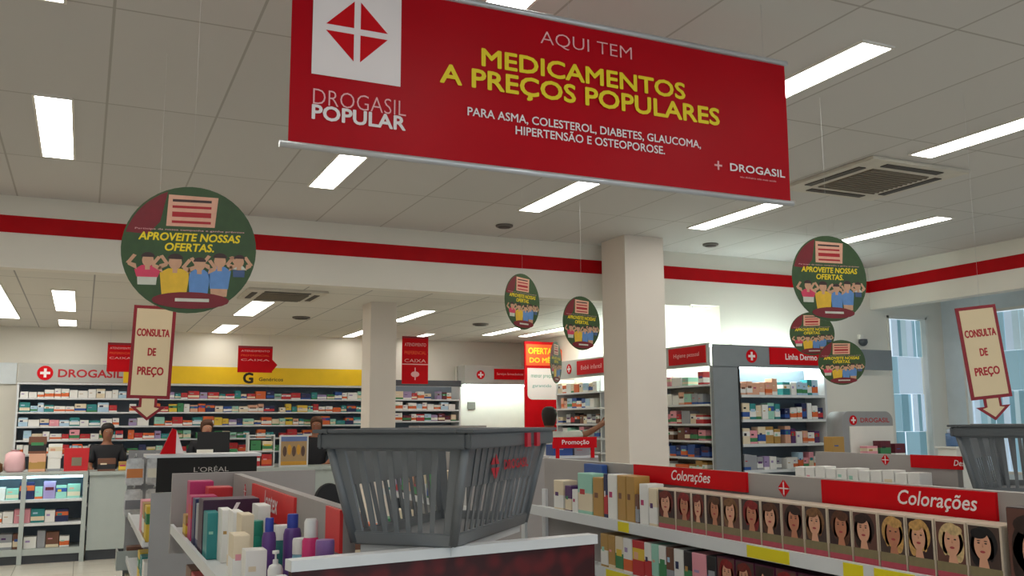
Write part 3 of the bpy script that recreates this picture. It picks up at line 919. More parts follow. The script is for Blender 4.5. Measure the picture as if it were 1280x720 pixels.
MB().hexa([(-.13, 0, 0), (.13, 0, 0), (.13, .1, 0), (-.13, .1, 0), (-.14, .01, .27), (.14, .01, .27), (.14, .09, .27), (-.14, .09, .27)]).build('body', mat('gift_red', (196, 24, 30), .4), gb)
MB().tube([(-.06, .01, .27), (-.05, .01, .31), (.05, .01, .31), (.06, .01, .27)], .006).build('handle', ORANGE, gb)
MB().box(-.05, .06, -.002, .0, .06, .16).build('printed_label', mat('gift_grey', (130, 120, 100), .5), gb)
tag(carton('counter_box', (.30, 12.52, 1.031), 0, .2, .14, .15, pmat('brown', 1, 'black', 'cream')), 'low brown printed box on counter beside the dark-dressed assistant', 'box', 'boxes on the service counter')
tag(carton('counter_box', (.48, 12.5, 1.031), 0, .09, .12, .11, pmat('gold', 3, 'yellow')), 'small yellow box standing on the white service counter end', 'box', 'boxes on the service counter')


def monitor(x, y, label, w=.42, h=.30):
    t = thing('computer_monitor', label, 'monitor', (x, y, 1.031), R(-10))
    MB().box(-w / 2, w / 2, 0, .04, .12, .12 + h).build('screen_housing', BLACK, t, bevel=.006)
    MB().box(-.03, .03, .02, .05, .02, .2).build('neck', BLACK, t)
    MB().box(-.11, .11, -.04, .14, 0, .015).build('foot', BLACK, t, bevel=.004)
    MB().box(-w / 2 + .02, w / 2 - .02, .04, .042, .14, .10 + h).build('screen', mat('screen_dark', (30, 34, 40), .2), t)
    return t


monitor(1.55, 12.62, 'black computer monitor seen from behind on the service counter', .40, .34)
o = thing('paper_notice', 'white paper notice standing before the black monitor', 'notice', (1.44, 12.5, 1.031))
MB().hexa([(-.10, 0, 0), (.10, 0, 0), (.10, .004, 0), (-.10, .004, 0), (-.10, .03, .24), (.10, .03, .24), (.10, .034, .24), (-.10, .034, .24)]).build('sheet', WHITE, o)
MB().box(-.10, .10, .0, .08, -.0, .003).build('foot', WHITE, o)
# racks and poster on the counter
rk = thing('counter_rack', 'white two-tier rack of boxes on the service counter', 'rack', (2.14, 12.50, 1.031))
MB().box(-.17, -.155, 0, .2, 0, .42).build('side_panel', STEEL, rk); MB().box(.155, .17, 0, .2, 0, .42).build('side_panel', STEEL, rk)
for z in (0, .2, .40):
    MB().box(-.155, .155, 0, .2, z, z + .015).build('shelf', STEEL, rk)
for k, (x, z, c, w, h) in enumerate(((-.075, .016, 'red', .13, .13), (.075, .016, 'red', .13, .15), (-.07, .216, 'green', .13, .13), (.08, .216, 'cream', .13, .12))):
    tag(carton('counter_box', (2.14 + x, 12.52, 1.031 + z), 0, w, .12, h, pmat(c, k)), f'{["red", "taller red", "green", "cream"][k]} box on the {"lower" if k < 2 else "upper"} tier of the white counter rack', 'box', 'boxes in the counter rack')
for k, (x, c, h) in enumerate(((1.80, 'green', .24), (1.905, 'cream', .2))):
    tag(carton('counter_box', (x, 12.56, 1.031), 0, .09, .1, h, pmat(c, k + 1)), f'{c} box on counter between black monitor and white rack', 'box', 'boxes beside the monitor')
po = thing('counter_poster', 'framed printed poster with golden picture standing on the service counter', 'poster', (2.56, 12.5, 1.031))
MB().box(-.19, .19, 0, .02, 0, .41).build('frame', STEEL, po)
b = MB(); b.box(-.17, .17, -.002, 0, .02, .39, 0); b.box(-.17, .17, -.003, -.002, .33, .39, 1); b.box(-.17, .17, -.003, -.002, .02, .07, 2)
for k in range(5):
    b.ell(-.12 + .06 * k, .20 + .02 * (k % 2), .026, .07, -.004, -.002, 2 if k % 2 else 3, 10)
b.build('printed_picture', [mat('poster_ground', (170, 140, 100), .5), mat('poster_blue', (100, 120, 170), .5), mat('poster_gold', (206, 150, 50), .5), mat('poster_brown', (90, 66, 56), .5)], po)
tag(carton('counter_box', (3.42, 12.5, 1.031), 0, .14, .12, .2, pmat('orange', 2, 'peach')), 'orange box on counter end beside the grey basket', 'box')
# raised rear desk under the hatch
rd = thing('rear_desk', 'grey raised desk in front of the bright service hatch', 'desk', (4.90, 12.75, 0))
MB().box(-.5, .5, 0, .45, 0, 1.50).build('body', GREY, rd)
MB().box(-.52, .52, -.02, .47, 1.50, 1.55).build('top', PANG, rd)
MB().box(.36, .44, -.005, 0, 1.38, 1.48).build('socket_plate', DGREY, rd)


# ================================================================== PEOPLE
def skin_mesh(name, verts, edges, radii, root, mats, sub=2):
    me = bpy.data.meshes.new(name); me.from_pydata(verts, edges, [])
    o = bpy.data.objects.new(name, me); COL.objects.link(o)
    md = o.modifiers.new('s', 'SKIN'); md.use_smooth_shade = True
    md2 = o.modifiers.new('u', 'SUBSURF'); md2.levels = sub; md2.render_levels = sub
    if not me.skin_vertices:
        me.attributes.new('x', 'FLOAT', 'POINT')
        bpy.context.view_layer.objects.active = o
    for k, r in enumerate(radii):
        sv_ = me.skin_vertices[0].data[k]
        sv_.radius = r if isinstance(r, tuple) else (r, r)
        sv_.use_root = (k == root)
    dg = bpy.context.evaluated_depsgraph_get(); dg.update()
    out = bpy.data.meshes.new_from_object(o.evaluated_get(dg))
    bpy.data.objects.remove(o)
    out.name = name; out.materials.clear(); out.materials.append(mats)
    for p in out.polygons:
        p.use_smooth = True
    return out


def person(loc, rz, label, skin, hair, top, trous, arms=None, H=1.68, hairlen=.1, lean=0, female=False):
    """standing figure facing local -y; arms = per side (elbow, wrist) offsets from the shoulder"""
    t = thing('person', label, 'person', loc, rz)
    s = H / 1.70
    J = {'pel': (0, 0, .93), 'sp': (0, .0, 1.10), 'ch': (0, .01, 1.30), 'nk0': (0, .015, 1.42), 'nk': (0, .005, 1.485), 'hd0': (0, -.012, 1.545), 'hd1': (0, -.012, 1.62), 'hd2': (0, -.004, 1.675)}
    rad = {'pel': (.155, .115), 'sp': (.13, .10), 'ch': (.155, .11), 'nk0': (.09, .07), 'nk': .052, 'hd0': (.066, .078), 'hd1': (.076, .092), 'hd2': (.058, .07)}
    E = [('pel', 'sp'), ('sp', 'ch'), ('ch', 'nk0'), ('nk0', 'nk'), ('nk', 'hd0'), ('hd0', 'hd1'), ('hd1', 'hd2')]
    for sd_ in (-1, 1):
        q = str(sd_)
        a = (arms or {}).get(sd_, ((.06 * sd_, .02, -.28), (.05 * sd_, -.10, -.50)))
        sh = (.18 * sd_, .01, 1.385)
        J['sh' + q] = sh; rad['sh' + q] = .058
        el = tuple(sh[i] + a[0][i] for i in range(3)); wr = tuple(sh[i] + a[1][i] for i in range(3))
        J['el' + q] = el; rad['el' + q] = .041
        J['wr' + q] = wr; rad['wr' + q] = .028
        d = (Vector(wr) - Vector(el)).normalized()
        J['pm' + q] = tuple(Vector(wr) + d * .07); rad['pm' + q] = (.036, .02)
        E += [('ch', 'sh' + q), ('sh' + q, 'el' + q), ('el' + q, 'wr' + q), ('wr' + q, 'pm' + q)]
        sidev = d.cross(Vector((0, 1, 0))).normalized() if abs(d.y) < .9 else Vector((1, 0, 0))
        for k in range(4):
            f0 = Vector(wr) + d * .085 + sidev * (.012 * (k - 1.5) * 1.6)
            L = (.06, .075, .078, .065)[k]
            J[f'f{k}{q}'] = tuple(f0 + d * L * .55); rad[f'f{k}{q}'] = .0085
            J[f'g{k}{q}'] = tuple(f0 + d * L + Vector((0, -.02, 0))); rad[f'g{k}{q}'] = .0075
            E += [('pm' + q, f'f{k}{q}'), (f'f{k}{q}', f'g{k}{q}')]
        J['th' + q] = tuple(Vector(wr) + d * .05 + sidev * -.045 + Vector((0, -.015, 0))); rad['th' + q] = .010
        J['tk' + q] = tuple(Vector(wr) + d * .085 + sidev * -.055 + Vector((0, -.025, 0))); rad['tk' + q] = .008
        E += [('wr' + q, 'th' + q), ('th' + q, 'tk' + q)]
        J['hp' + q] = (.09 * sd_, 0, .86); rad['hp' + q] = .088
        J['kn' + q] = (.10 * sd_, -.015, .49); rad['kn' + q] = .057
        J['an' + q] = (.10 * sd_, .02, .09); rad['an' + q] = .038
        J['to' + q] = (.11 * sd_, -.13, .035); rad['to' + q] = (.04, .03)
        E += [('pel', 'hp' + q), ('hp' + q, 'kn' + q), ('kn' + q, 'an' + q), ('an' + q, 'to' + q)]
    N = list(J); ix = {n: i for i, n in enumerate(N)}
    V = [tuple(c * s for c in J[n]) for n in N]
    RR = [rad[n] if isinstance(rad[n], tuple) else (rad[n], rad[n]) for n in N]
    RR = [(a * s, b_ * s) for a, b_ in RR]
    me = skin_mesh('body', V, [(ix[a], ix[b_]) for a, b_ in E], RR, ix['pel'], skin, 2)
    # the face: push out a nose and brow, sink the eyes
    for v in me.vertices:
        x, y, z = v.co.x / s, v.co.y / s, v.co.z / s
        if z > 1.50 and y < -.05:
            if abs(x) < .016 and 1.575 < z < 1.625:
                v.co.y -= .016 * s
    put('body', me, t)
    b = MB()
    for sx in (-1, 1):
        b.ell(sx * .030, 1.618, .009, .004, -.100, -.080, 0, 12)
        b.ell(sx * .030, 1.618, .005, .005, -.1015, -.080, 1, 10)
    b.v = [tuple(c * s for c in q) for q in b.v]
    b.build('eyes', [WHITE, BLACK], t)
    b = MB().ell(0, 1.562, .024, .007, -.0975, -.075, 0, 14)
    b.v = [tuple(c * s for c in q) for q in b.v]
    b.build('mouth', mat('lips', (160, 84, 80), .5), t)
    # hair cap
    b = MB(); n = 16
    prof = [(.70, -hairlen), (.98, -.02), (1.05, .03), (.96, .075), (.7, .105), (.3, .118)]
    for r, z in prof:
        for i in range(n):
            a = 2 * pi * i / n
            y = .102 * r * sin(a)
            fr = max(0, -sin(a))
            zz = 1.62 + z + (fr * .055 if z < .04 else 0) + (fr * hairlen if z < -.03 else 0)
            b.v.append((.086 * r * cos(a) * s, (y + .012 + fr * .012) * s, zz * s))
    for k in range(len(prof) - 1):
        for i in range(n):
            j = (i + 1) % n
            b.f.append((k * n + i, k * n + j, (k + 1) * n + j, (k + 1) * n + i)); b.m.append(0); b.sm.append(True)
    b.f.append(tuple((len(prof) - 1) * n + i for i in range(n))); b.m.append(0); b.sm.append(True)
    b.build('hair', hair, t)

    def cloth(name, names, edges, grow, root, m, extra=()):
        nm = list(names); id2 = {q: i for i, q in enumerate(nm)}
        V2 = [tuple(c * s for c in (J[q] if q in J else extra[q][0])) for q in nm]
        R2 = []
        for q in nm:
            r = rad[q] if q in rad else extra[q][1]
            r = r if isinstance(r, tuple) else (r, r)
            R2.append(((r[0] + grow) * s, (r[1] + grow) * s))
        put(name, skin_mesh(name, V2, [(id2[a], id2[b_]) for a, b_ in edges], R2, id2[root], m, 2), t)
    ex = {}
    for q in ('-1', '1'):
        el, sh = Vector(J['el' + q]), Vector(J['sh' + q])
        ex['sl' + q] = (tuple(sh.lerp(el, .85)), .047)
    cloth('shirt', ['pel', 'sp', 'ch', 'nk0', 'sh-1', 'sh1', 'sl-1', 'sl1'], [('pel', 'sp'), ('sp', 'ch'), ('ch', 'nk0'), ('ch', 'sh-1'), ('ch', 'sh1'), ('sh-1', 'sl-1'), ('sh1', 'sl1')], .018, 'pel', top, ex)
    cloth('trousers', ['pel', 'hp-1', 'hp1', 'kn-1', 'kn1', 'an-1', 'an1'], [('pel', 'hp-1'), ('pel', 'hp1'), ('hp-1', 'kn-1'), ('hp1', 'kn1'), ('kn-1', 'an-1'), ('kn1', 'an1')], .014, 'pel', trous)
    for sd_ in (-1, 1):
        b = MB().lathe([(.9, 0), (1, .02), (.95, .05), (.6, .085), (.35, .10)], n=14)
        b.v = [((x * .05 + .105 * sd_) * s, (y * .13 - .05) * s, z * s) for x, y, z in b.v]
        b.build('shoe', BLACK, t)
    return t


DARKTOP = mat('dark_uniform', (22, 22, 28), .7); WHTOP = mat('white_shirt', (224, 222, 216), .7); TROUS = mat('dark_trousers', (36, 36, 44), .7); BURG = mat('burgundy_top', (90, 20, 30), .7)
person((.31, 13.33, 0), R(10), 'assistant in dark uniform standing behind the counter near the display case', SKIND, HAIR, DARKTOP, TROUS, H=1.58,
       arms={-1: ((-.05, -.06, -.26), (.02, -.17, -.34)), 1: ((.05, -.06, -.26), (-.02, -.17, -.34))})
person((1.545, 13.33, 0), R(0), 'assistant with dark hair standing behind the black monitor', SKIN, HAIRB, DARKTOP, TROUS, H=1.62,
       arms={-1: ((-.05, -.06, -.26), (.02, -.17, -.34)), 1: ((.05, -.06, -.26), (-.02, -.17, -.34))})
person((3.04, 13.33, 0), R(-14), 'assistant in black uniform behind the counter beside the grey basket', SKIND, HAIRB, DARKTOP, TROUS, H=1.66,
       arms={-1: ((-.05, -.06, -.26), (.02, -.17, -.34)), 1: ((.05, -.06, -.26), (-.02, -.17, -.34))})
person((5.03, 9.92, 0), R(158), 'customer in white shirt reaching towards the shelves near the central pillar', SKIND, HAIR, WHTOP, TROUS, H=1.74,
       arms={-1: ((-.26, -.12, .03), (-.46, -.22, .14)), 1: ((.06, .02, -.28), (.05, -.08, -.50))})

# black domed stool back in the aisle
st_ = thing('office_chair', 'black chair with rounded back between counter and front shelf row', 'chair', (1.95, 8.0, 0))
b = MB().prism([(.13 * cos(a), .93 + .16 * sin(a)) for a in [pi * i / 16 for i in range(17)]] + [(-.15, .62), (.15, .62)], .0, .05)
b.build('backrest', BLACK, st_, bevel=.008)
MB().lathe([(.2, .42), (.22, .44), (.22, .48), (.18, .5)], cy=-.2).build('seat', BLACK, st_)
MB().tube([(0, .03, .64), (0, .05, .46), (0, -.1, .43)], .018).build('back_support', BLACK, st_)
MB().tube([(0, -.2, .07), (0, -.2, .43)], .025).build('column', DGREY, st_)
for k in range(5):
    a = 2 * pi * k / 5
    MB().tube([(0, -.2, .08), (.25 * cos(a), -.2 + .25 * sin(a), .05)], .016).build('leg', BLACK, st_)
    MB().lathe([(.02, 0), (.028, .015), (.02, .05)], cx=.25 * cos(a), cy=-.2 + .25 * sin(a), n=10).build('caster', BLACK, st_)


# ================================================================== BASKETS
def basket(loc, rz, label, L0=.50, W0=.235, L1=.60, W1=.335, H=.245):
    """long axis along local x; base L0 x W0, rim L1 x W1"""
    t = thing('shopping_basket', label, 'basket', loc, rz, 'grey shopping baskets')
    th = .004

    def P(face, u, v, inn=0):
        l = (L0 + (L1 - L0) * v) / 2 - inn; w_ = (W0 + (W1 - W0) * v) / 2 - inn
        c = ((-l, -w_), (l, -w_), (l, w_), (-l, w_))
        a, b_ = Vector(c[face]), Vector(c[(face + 1) % 4])
        q = a.lerp(b_, u)
        return (q.x, q.y, H * v)

    def pan(b, face, u0, u1, v0, v1, inn=0, t_=th):
        b.hexa([P(face, u0, v0, inn), P(face, u1, v0, inn), P(face, u1, v0, inn + t_), P(face, u0, v0, inn + t_), P(face, u0, v1, inn), P(face, u1, v1, inn), P(face, u1, v1, inn + t_), P(face, u0, v1, inn + t_)])
    b = MB(); b.box(-L0 / 2, L0 / 2, -W0 / 2, W0 / 2, 0, .008)
    for f in range(4):
        pan(b, f, 0, 1, 0, .12, -.006, .01)
    b.build('base', BASK, t, bevel=.003)
    for f in range(4):
        short = f in (1, 3)
        b = MB()
        if short:
            n = 7; pan(b, f, 0, 1, .84, 1)
            e = .10; pan(b, f, 0, e, .12, .84); pan(b, f, 1 - e, 1, .12, .84)
            pitch = (1 - 2 * e) / n
            for k in range(n - 1):
                u = e + (k + 1) * pitch; pan(b, f, u - pitch * .19, u + pitch * .19, .12, .84)
            b.build('end_wall', BASK, t)
        else:
            n = 13; pan(b, f, 0, 1, .52, 1); e = .06
            pan(b, f, 0, e, .12, .52); pan(b, f, 1 - e, 1, .12, .52)
            pitch = (1 - 2 * e) / n
            for k in range(n - 1):
                u = e + (k + 1) * pitch; pan(b, f, u - pitch * .2, u + pitch * .2, .12, .52)
            for k in range(n - 1):
                u = e + (k + 1) * pitch; pan(b, f, u - pitch * .2, u + pitch * .2, .52, .86, -.003, .003)
            b.build('side_wall', BASK, t)
    for k in range(4):
        a, c = P(k, 0, .02), P(k, 0, .97)
        MB().tube([a, c], .010, n=10).build('corner_post', BASK, t)
    # rolled rim
    b = MB(); o_, z0, z1 = .016, H * .86, H
    Lo, Wo = L1 / 2 + o_, W1 / 2 + o_
    b.box(-Lo, Lo, -Wo, -Wo + .012, z0, z1).box(-Lo, Lo, Wo - .012, Wo, z0, z1).box(-Lo, -Lo + .012, -Wo + .012, Wo - .012, z0, z1).box(Lo - .012, Lo, -Wo + .012, Wo - .012, z0, z1)
    b.build('rim', BASKD, t, bevel=.003)
    q = MB(); e_ = .008
    q.box(-Lo - e_, Lo + e_, -Wo - e_, -Wo + .03, H, H + .008).box(-Lo - e_, Lo + e_, Wo - .03, Wo + e_, H, H + .008).box(-Lo - e_, -Lo + .03, -Wo + .03, Wo - .03, H, H + .008).box(Lo - .03, Lo + e_, -Wo + .03, Wo - .03, H, H + .008)
    q.build('rim_lip', BASKD, t, bevel=.002)
    for x in (.07, .15):
        for sy in (-1, 1):
            MB().box(x - .014, x + .014, sy * (Wo + .004) - .004, sy * (Wo + .004) + .004, z0 - .004, H - .004).build('handle_clip', CLIPR, t)
    for x, sy in ((.07, -1), (.15, 1)):
        yy = sy * (Wo - .04)
        MB().tube([(x, -Wo + .016, H + .004), (-.17 - (.03 if sy > 0 else 0), -Wo + .05, H + .006), (-.17 - (.03 if sy > 0 else 0), Wo - .05, H + .006), (x, Wo - .016, H + .004)], .005, n=8).build('handle', BASKD, t)
    # red badge and name on the long side
    e = emblem_diamond(t, 0, 0, .034, 0, CLIPR, .12); yb = -(W0 + (W1 - W0) * .68) / 2 - .006
    e.location = (-.09, yb, H * .68)
    text('DROGASIL', .07, H * .68, .19, CLIPR, t, yb, height=.022, bold=.03)
    return t


_bc0 = atz(566, 688, 1.327)
ang = math.atan2(2.32 - 1.924, 1.109 - .74)
L0, W0 = .50, .235
ctr = Vector((.742, 1.927)) + Vector((cos(ang), sin(ang))) * L0 / 2 + Vector((-sin(ang), cos(ang))) * W0 / 2
basket((ctr.x, ctr.y, 1.332), ang, 'grey shopping basket standing on the dark red end shelf in front')
basket((3.26, 2.45, 1.3285), R(28), 'grey shopping basket cut by the picture edge beside the tilted arrow sign')


# ================================================================== GONDOLAS
def gondola(name, label, x0, x1, sx, y0, y1, ztop, zl, zr, st=.035, panel=PANG):
    """double shelf row along y; shelves zl face -x from x0 to the spine sx, zr face +x"""
    t = thing(name, label, 'shelf unit', (x0, y0, 0))
    w, d, s = x1 - x0, y1 - y0, sx - x0
    MB().box(.01, w - .01, .01, d - .01, 0, .14).build('base', GREY, t)
    MB().box(s, s + .03, 0, d, .14, ztop).build('spine', panel, t)
    for y in (0, d - .03):
        MB().box(s - .012, s + .042, y, y + .03, .14, ztop - .12).build('upright', STEEL, t)
    for z in zl:
        sh = MB().box(.012, s - .014, .002, d - .002, z - .02, z).build('shelf', STEEL, t)
        MB().box(0, .011, .002, d - .002, z - .022, z + st - .022).build('price_rail', STEEL, sh)
    for z in zr:
        sh = MB().box(s + .044, w - .012, .002, d - .002, z - .02, z).build('shelf', STEEL, t)
        MB().box(w - .011, w, .002, d - .002, z - .022, z + st - .022).build('price_rail', STEEL, sh)
    return t


def spine_sign(t, x, ya, yb, z0, z1, body, frac=.5, off=0, m=RED):
    """red header sign on a spine, facing -x; local coordinates of the unit"""
    sg = MB().box(x - .008, x, ya, yb, z0, z1).build('red_sign', m, t)
    if not body:
        return sg
    tx = text(body, 0, 0, (yb - ya) * frac, LETW, sg, height=None, bold=.012, shear=.25)
    tx.location = (x - .0086, (ya + yb) / 2 + off, (z0 + z1) / 2); tx.rotation_euler = (0, 0, -pi / 2)
    return sg


def spine_emblem(t, x, y, z, r):
    e = emblem_diamond(t, 0, 0, r, 0, RED, .07); e.location = (x, y, z); e.rotation_euler = (0, 0, -pi / 2)
    q = MB().box(-r * .62, r * .62, -.002, -.001, -r * .06, r * .06).box(-r * .06, r * .06, -.0025, -.001, -r * .62, r * .62).build('white_cross', LETW, e)


# ---- near right row (hair colours)
g2 = gondola('shelf_unit', 'front right shelf row carrying the hair colour boxes and two red signs', 1.594, 2.06, 1.70, 1.02, 3.40, 1.455, [1.27, 1.11, .88, .6], [1.27, 1.05, .8])
lx = 1.70 - 1.594
spine_sign(g2, lx, 2.128 - 1.02, 2.715 - 1.02, 1.402, 1.457, 'Colorações', .34, -.03)
spine_sign(g2, lx, 1.342 - 1.02, 1.835 - 1.02, 1.396, 1.453, 'Colorações', .42, -.10)
spine_emblem(g2, lx, 1.982 - 1.02, 1.422, .026)
for (pa, pb, z, sh) in ((773, 786, 1.262, 0), (933, 985, 1.262, 0), (1052, 1076, 1.262, 0), (1090, 1140, 1.262, 0), (757, 800, 1.102, 1)):
    ya, yb = sorted((atx(pa, 660, 1.594).y, atx(pb, 660, 1.594).y))
    MB().box(-.002, 0, ya - 1.02, yb - 1.02, z - .012, z + .018).build('price_tag', TAGY, [c for c in g2.children if c.name.startswith('shelf')][sh])
MB().box(.0, .012, 2.345, 2.375, .14, 1.30).build('end_post', STEEL, g2)

HAIRM = {'dark brown': (44, 26, 20), 'auburn': (110, 34, 24), 'red': (130, 26, 26), 'chestnut': (86, 50, 30), 'golden blonde': (190, 146, 84), 'ash blonde': (196, 168, 120), 'black': (16, 14, 16), 'light brown': (120, 82, 50)}
FACE = mat('print_face', (214, 158, 128), .5, noise=.04); FACE2 = mat('print_face_tan', (186, 122, 92), .5, noise=.04); LIPS = mat('print_lips', (170, 60, 64), .5); EYE_ = mat('print_eyes', (60, 40, 34), .5)
_pm = {}


def portrait(hair, var, w, h, face=0):
    """printed head of hair round a face: layered flat ink shapes in local x,z, facing -y"""
    key = (hair, var, round(w, 3), round(h, 3), face)
    if key in _pm:
        return _pm[key]
    hm = mat('print_hair_' + hair.replace(' ', '_'), HAIRM[hair], .5, noise=.25, scale=120)
    bg = mat('print_ground_%d' % (var % 3), ((52, 30, 28), (96, 60, 50), (70, 52, 46))[var % 3], .5)
    b = MB(); e = .0002; sgn = 1 if var % 2 else -1
    b.box(-w / 2, w / 2, -e, 0, 0, h, 0)
    cx, cz = sgn * w * .06, h * .56
    b.ell(cx - sgn * w * .04, cz + h * .02, w * .44, h * .42, -2 * e, 0, 1, 24)
    b.ell(cx + sgn * w * .22, cz - h * .16, w * .19, h * .38, -2 * e, 0, 1, 18)
    b.ell(cx - sgn * w * .26, cz - h * .10, w * .10, h * .30, -2 * e, 0, 1, 18)
    b.prism([(cx - w * .08, cz - h * .2), (cx + w * .08, cz - h * .2), (cx + w * .18, .0), (cx - w * .16, .0)][::-1], -3 * e, 0, 2)
    b.ell(cx, cz - h * .04, w * .27, h * .34, -4 * e, 0, 2, 24)
    b.ell(cx + sgn * w * .10, cz + h * .26, w * .27, h * .13, -5 * e, 0, 1, 18)
    for s in (-1, 1):
        b.ell(cx + s * w * .115, cz + h * .03, w * .045, h * .02, -6 * e, 0, 4, 10)
        b.ell(cx + s * w * .115, cz + h * .085, w * .06, h * .012, -6 * e, 0, 1, 10)
    b.prism([(cx - w * .015, cz - h * .07), (cx + w * .03, cz - h * .07), (cx + w * .005, cz + h * .02)], -5.5 * e, 0, 5)
    b.ell(cx, cz - h * .18, w * .085, h * .03, -6 * e, 0, 3, 12)
    _pm[key] = b.mesh('printed_portrait', [bg, hm, (FACE, FACE2)[face], LIPS, EYE_, mat('print_nose', (186, 124, 98), .5)])
    return _pm[key]


DYE = mat('dye_box_card', (206, 190, 170), .45, noise=.03); DYER = mat('dye_box_rose', (176, 70, 84), .45, noise=.08, scale=60); DYEO = mat('dye_box_olive', (128, 116, 84), .45, noise=.08, scale=60)
BODYB = {}


def dye_box(y, w, h, hair, var, label, z=1.2705, x=1.608, face=0):
    t = thing('hair_dye_box', label, 'box', (x, y, z), -pi / 2, 'hair colour boxes with portraits on the top shelf')
    k = (round(w, 4), h)
    if k not in BODYB:
        BODYB[k] = (MB().box(-w / 2, w / 2, 0, .07, 0, h).mesh('carton', DYE, .0015),
                    MB().box(-w / 2 + .002, w / 2 - .002, -.0006, 0, .004, h * .20, 0).box(-w / 2 + .002, w / 2 - .002, -.0006, 0, h * .20, h * .35, 1).mesh('printed_band', [DYER, DYEO]))
    put('carton', BODYB[k][0], t); put('printed_band', BODYB[k][1], t)
    put('printed_portrait', portrait(hair, var, w - .007, h * .62, face), t, (0, 0, h * .35))
    return t


PX = [820, 842, 862, 879.5, 900, 923, 948, 974, 1001.6, 1031, 1061, 1093.5, 1127.8, 1163, 1203, 1247]
HR = ['auburn', 'red', 'auburn', 'chestnut', 'light brown', 'red', 'chestnut', 'dark brown', 'light brown', 'chestnut', 'dark brown', 'golden blonde', 'golden blonde', 'ash blonde', 'black']
NB = ['first of the row, nearest the white cards', 'second of the row', 'third of the row', 'fourth of the row', 'fifth of the row', 'sixth of the row', 'seventh of the row', 'eighth of the row', 'ninth of the row', 'tenth of the row', 'eleventh of the row', 'twelfth of the row', 'thirteenth of the row', 'fourteenth of the row', 'last of the row, before the larger pack']
for k in range(15):
    ya, yb = atx(PX[k], 650, 1.6).y, atx(PX[k + 1], 650, 1.6).y
    dye_box((ya + yb) / 2, ya - yb - .003, .127, HR[k], k, f'hair dye box with {HR[k].replace(" ","-")} haired woman, {NB[k]}', face=k % 2 if k < 13 else 0)
# the larger pack at the near end
t = thing('hair_dye_box', 'larger hair dye box with dark-haired woman at the cut picture edge', 'box', (1.608, 1.17, 1.2705), -pi / 2)
MB().box(-.085, .085, 0, .07, 0, .165).build('carton', mat('dye_box_dark', (60, 40, 40), .45), t, bevel=.0015)
put('printed_portrait', portrait('dark brown', 4, .166, .16), t, (0, -.0001, .003))


def onshelf(px, X):
    return atx(px, 650, X).y


# other goods at the far end of the top shelf
ZT = 1.2705
goods = [(690, 702, 'carton', 'cream', .115, 'slim cream carton first on the top shelf beside the end post'),
         (704, 712, 'carton', 'purple', .10, 'thin dark purple carton beside the slim cream one'),
         (713, 720, 'carton', 'white', .09, 'low thin white carton between the purple one and printed carton'),
         (720, 738, 'carton', 'mint', .150, 'tall mint and white printed carton on the top shelf'),
         (739, 752, 'carton', 'gold', .140, 'gold and white carton beside the tall mint one'),
         (752.5, 757, 'carton', 'navy', .155, 'very thin navy carton beside the gold and white one'),
         (757.5, 769, 'carton', 'white', .155, 'tall white carton beside the thin navy one'),
         (769.5, 780, 'carton', 'gold', .155, 'first of two tall gold cartons on the top shelf'),
         (780.5, 791, 'carton', 'gold', .155, 'second of two tall gold cartons, touching the brown one'),
         (791.5, 796, 'carton', 'brown', .10, 'thin brown carton between gold carton and white cards'),
         (797, 808, 'carton', 'white', .135, 'white card pack beside the thin brown carton'),
         (808.5, 819, 'carton', 'cream', .125, 'cream card pack touching the first portrait box')]
for a, c, kind, col, h, lab in goods:
    ya, yb = onshelf(a, 1.6), onshelf(c, 1.6)
    tag(carton('toiletry_box', (1.608, (ya + yb) / 2, ZT), -pi / 2, ya - yb - .002, .06, h, pmat(col, 1, {'gold': 'gold', 'white': 'white', 'cream': 'white'}.get(col), {'gold': 'brown', 'mint': 'red'}.get(col))), lab, 'box', 'cartons at the end of the top shelf')
# a blue pack standing behind them
tag(carton('toiletry_box', (1.672, onshelf(742, 1.672), ZT), -pi / 2, .13, .022, .178, pmat('blue', 2, 'blue', 'white')), 'blue pack standing behind the gold and white carton', 'box')
# second shelf
y = 2.80; k = 0
S2 = [('gold', .05), ('gold', .045), ('cream', .05), ('white', .055), ('red', .07), ('white', .04), ('mint', .04), ('white', .04), ('brown', .04), ('white', .05), ('black', .04), ('pink', .07), ('black', .045)]
cnt = {}
for c, w in S2:
    cnt[c] = cnt.get(c, 0) + 1; k += 1
    tag(carton('toiletry_box', (1.608, y - w / 2, 1.1105), -pi / 2, w - .003, .07, .118, pmat(c, k, {'red': 'yellow'}.get(c))), f'{c} carton, {ordinal(k)} from the dark red panel on the second shelf', 'box', 'cartons on the second shelf of the hair colour row')
    y -= w
j = 0
while y > 1.15:
    j += 1; w = .08
    t = thing('hair_dye_box', f'dark magenta hair dye box under the price rail, {ordinal(j)} from the pink carton', 'box', (1.61, y - w / 2, 1.1105), -pi / 2, 'dark magenta hair dye boxes on the second shelf')
    MB().box(-w / 2 + .002, w / 2 - .002, 0, .07, 0, .122).build('carton', mat('magenta_card', (84, 28, 56), .45, noise=.15, scale=60), t)
    put('printed_portrait', portrait(['dark brown', 'red', 'auburn'][j % 3], j, w - .010, .08), t, (0, -.0001, .038))
    y -= w
for k in range(9):
    c = ['cream', 'white', 'gold', 'peach', 'white', 'red', 'cream', 'white', 'black'][k]
    tag(carton('toiletry_box', (1.61, 2.76 - k * .085, .8805), -pi / 2, .07, .07, .14, pmat(c, k)), f'{c} carton on the third shelf under the hair colours, {ordinal(k + 1)} from the dark red panel', 'box', 'cartons on the third shelf')

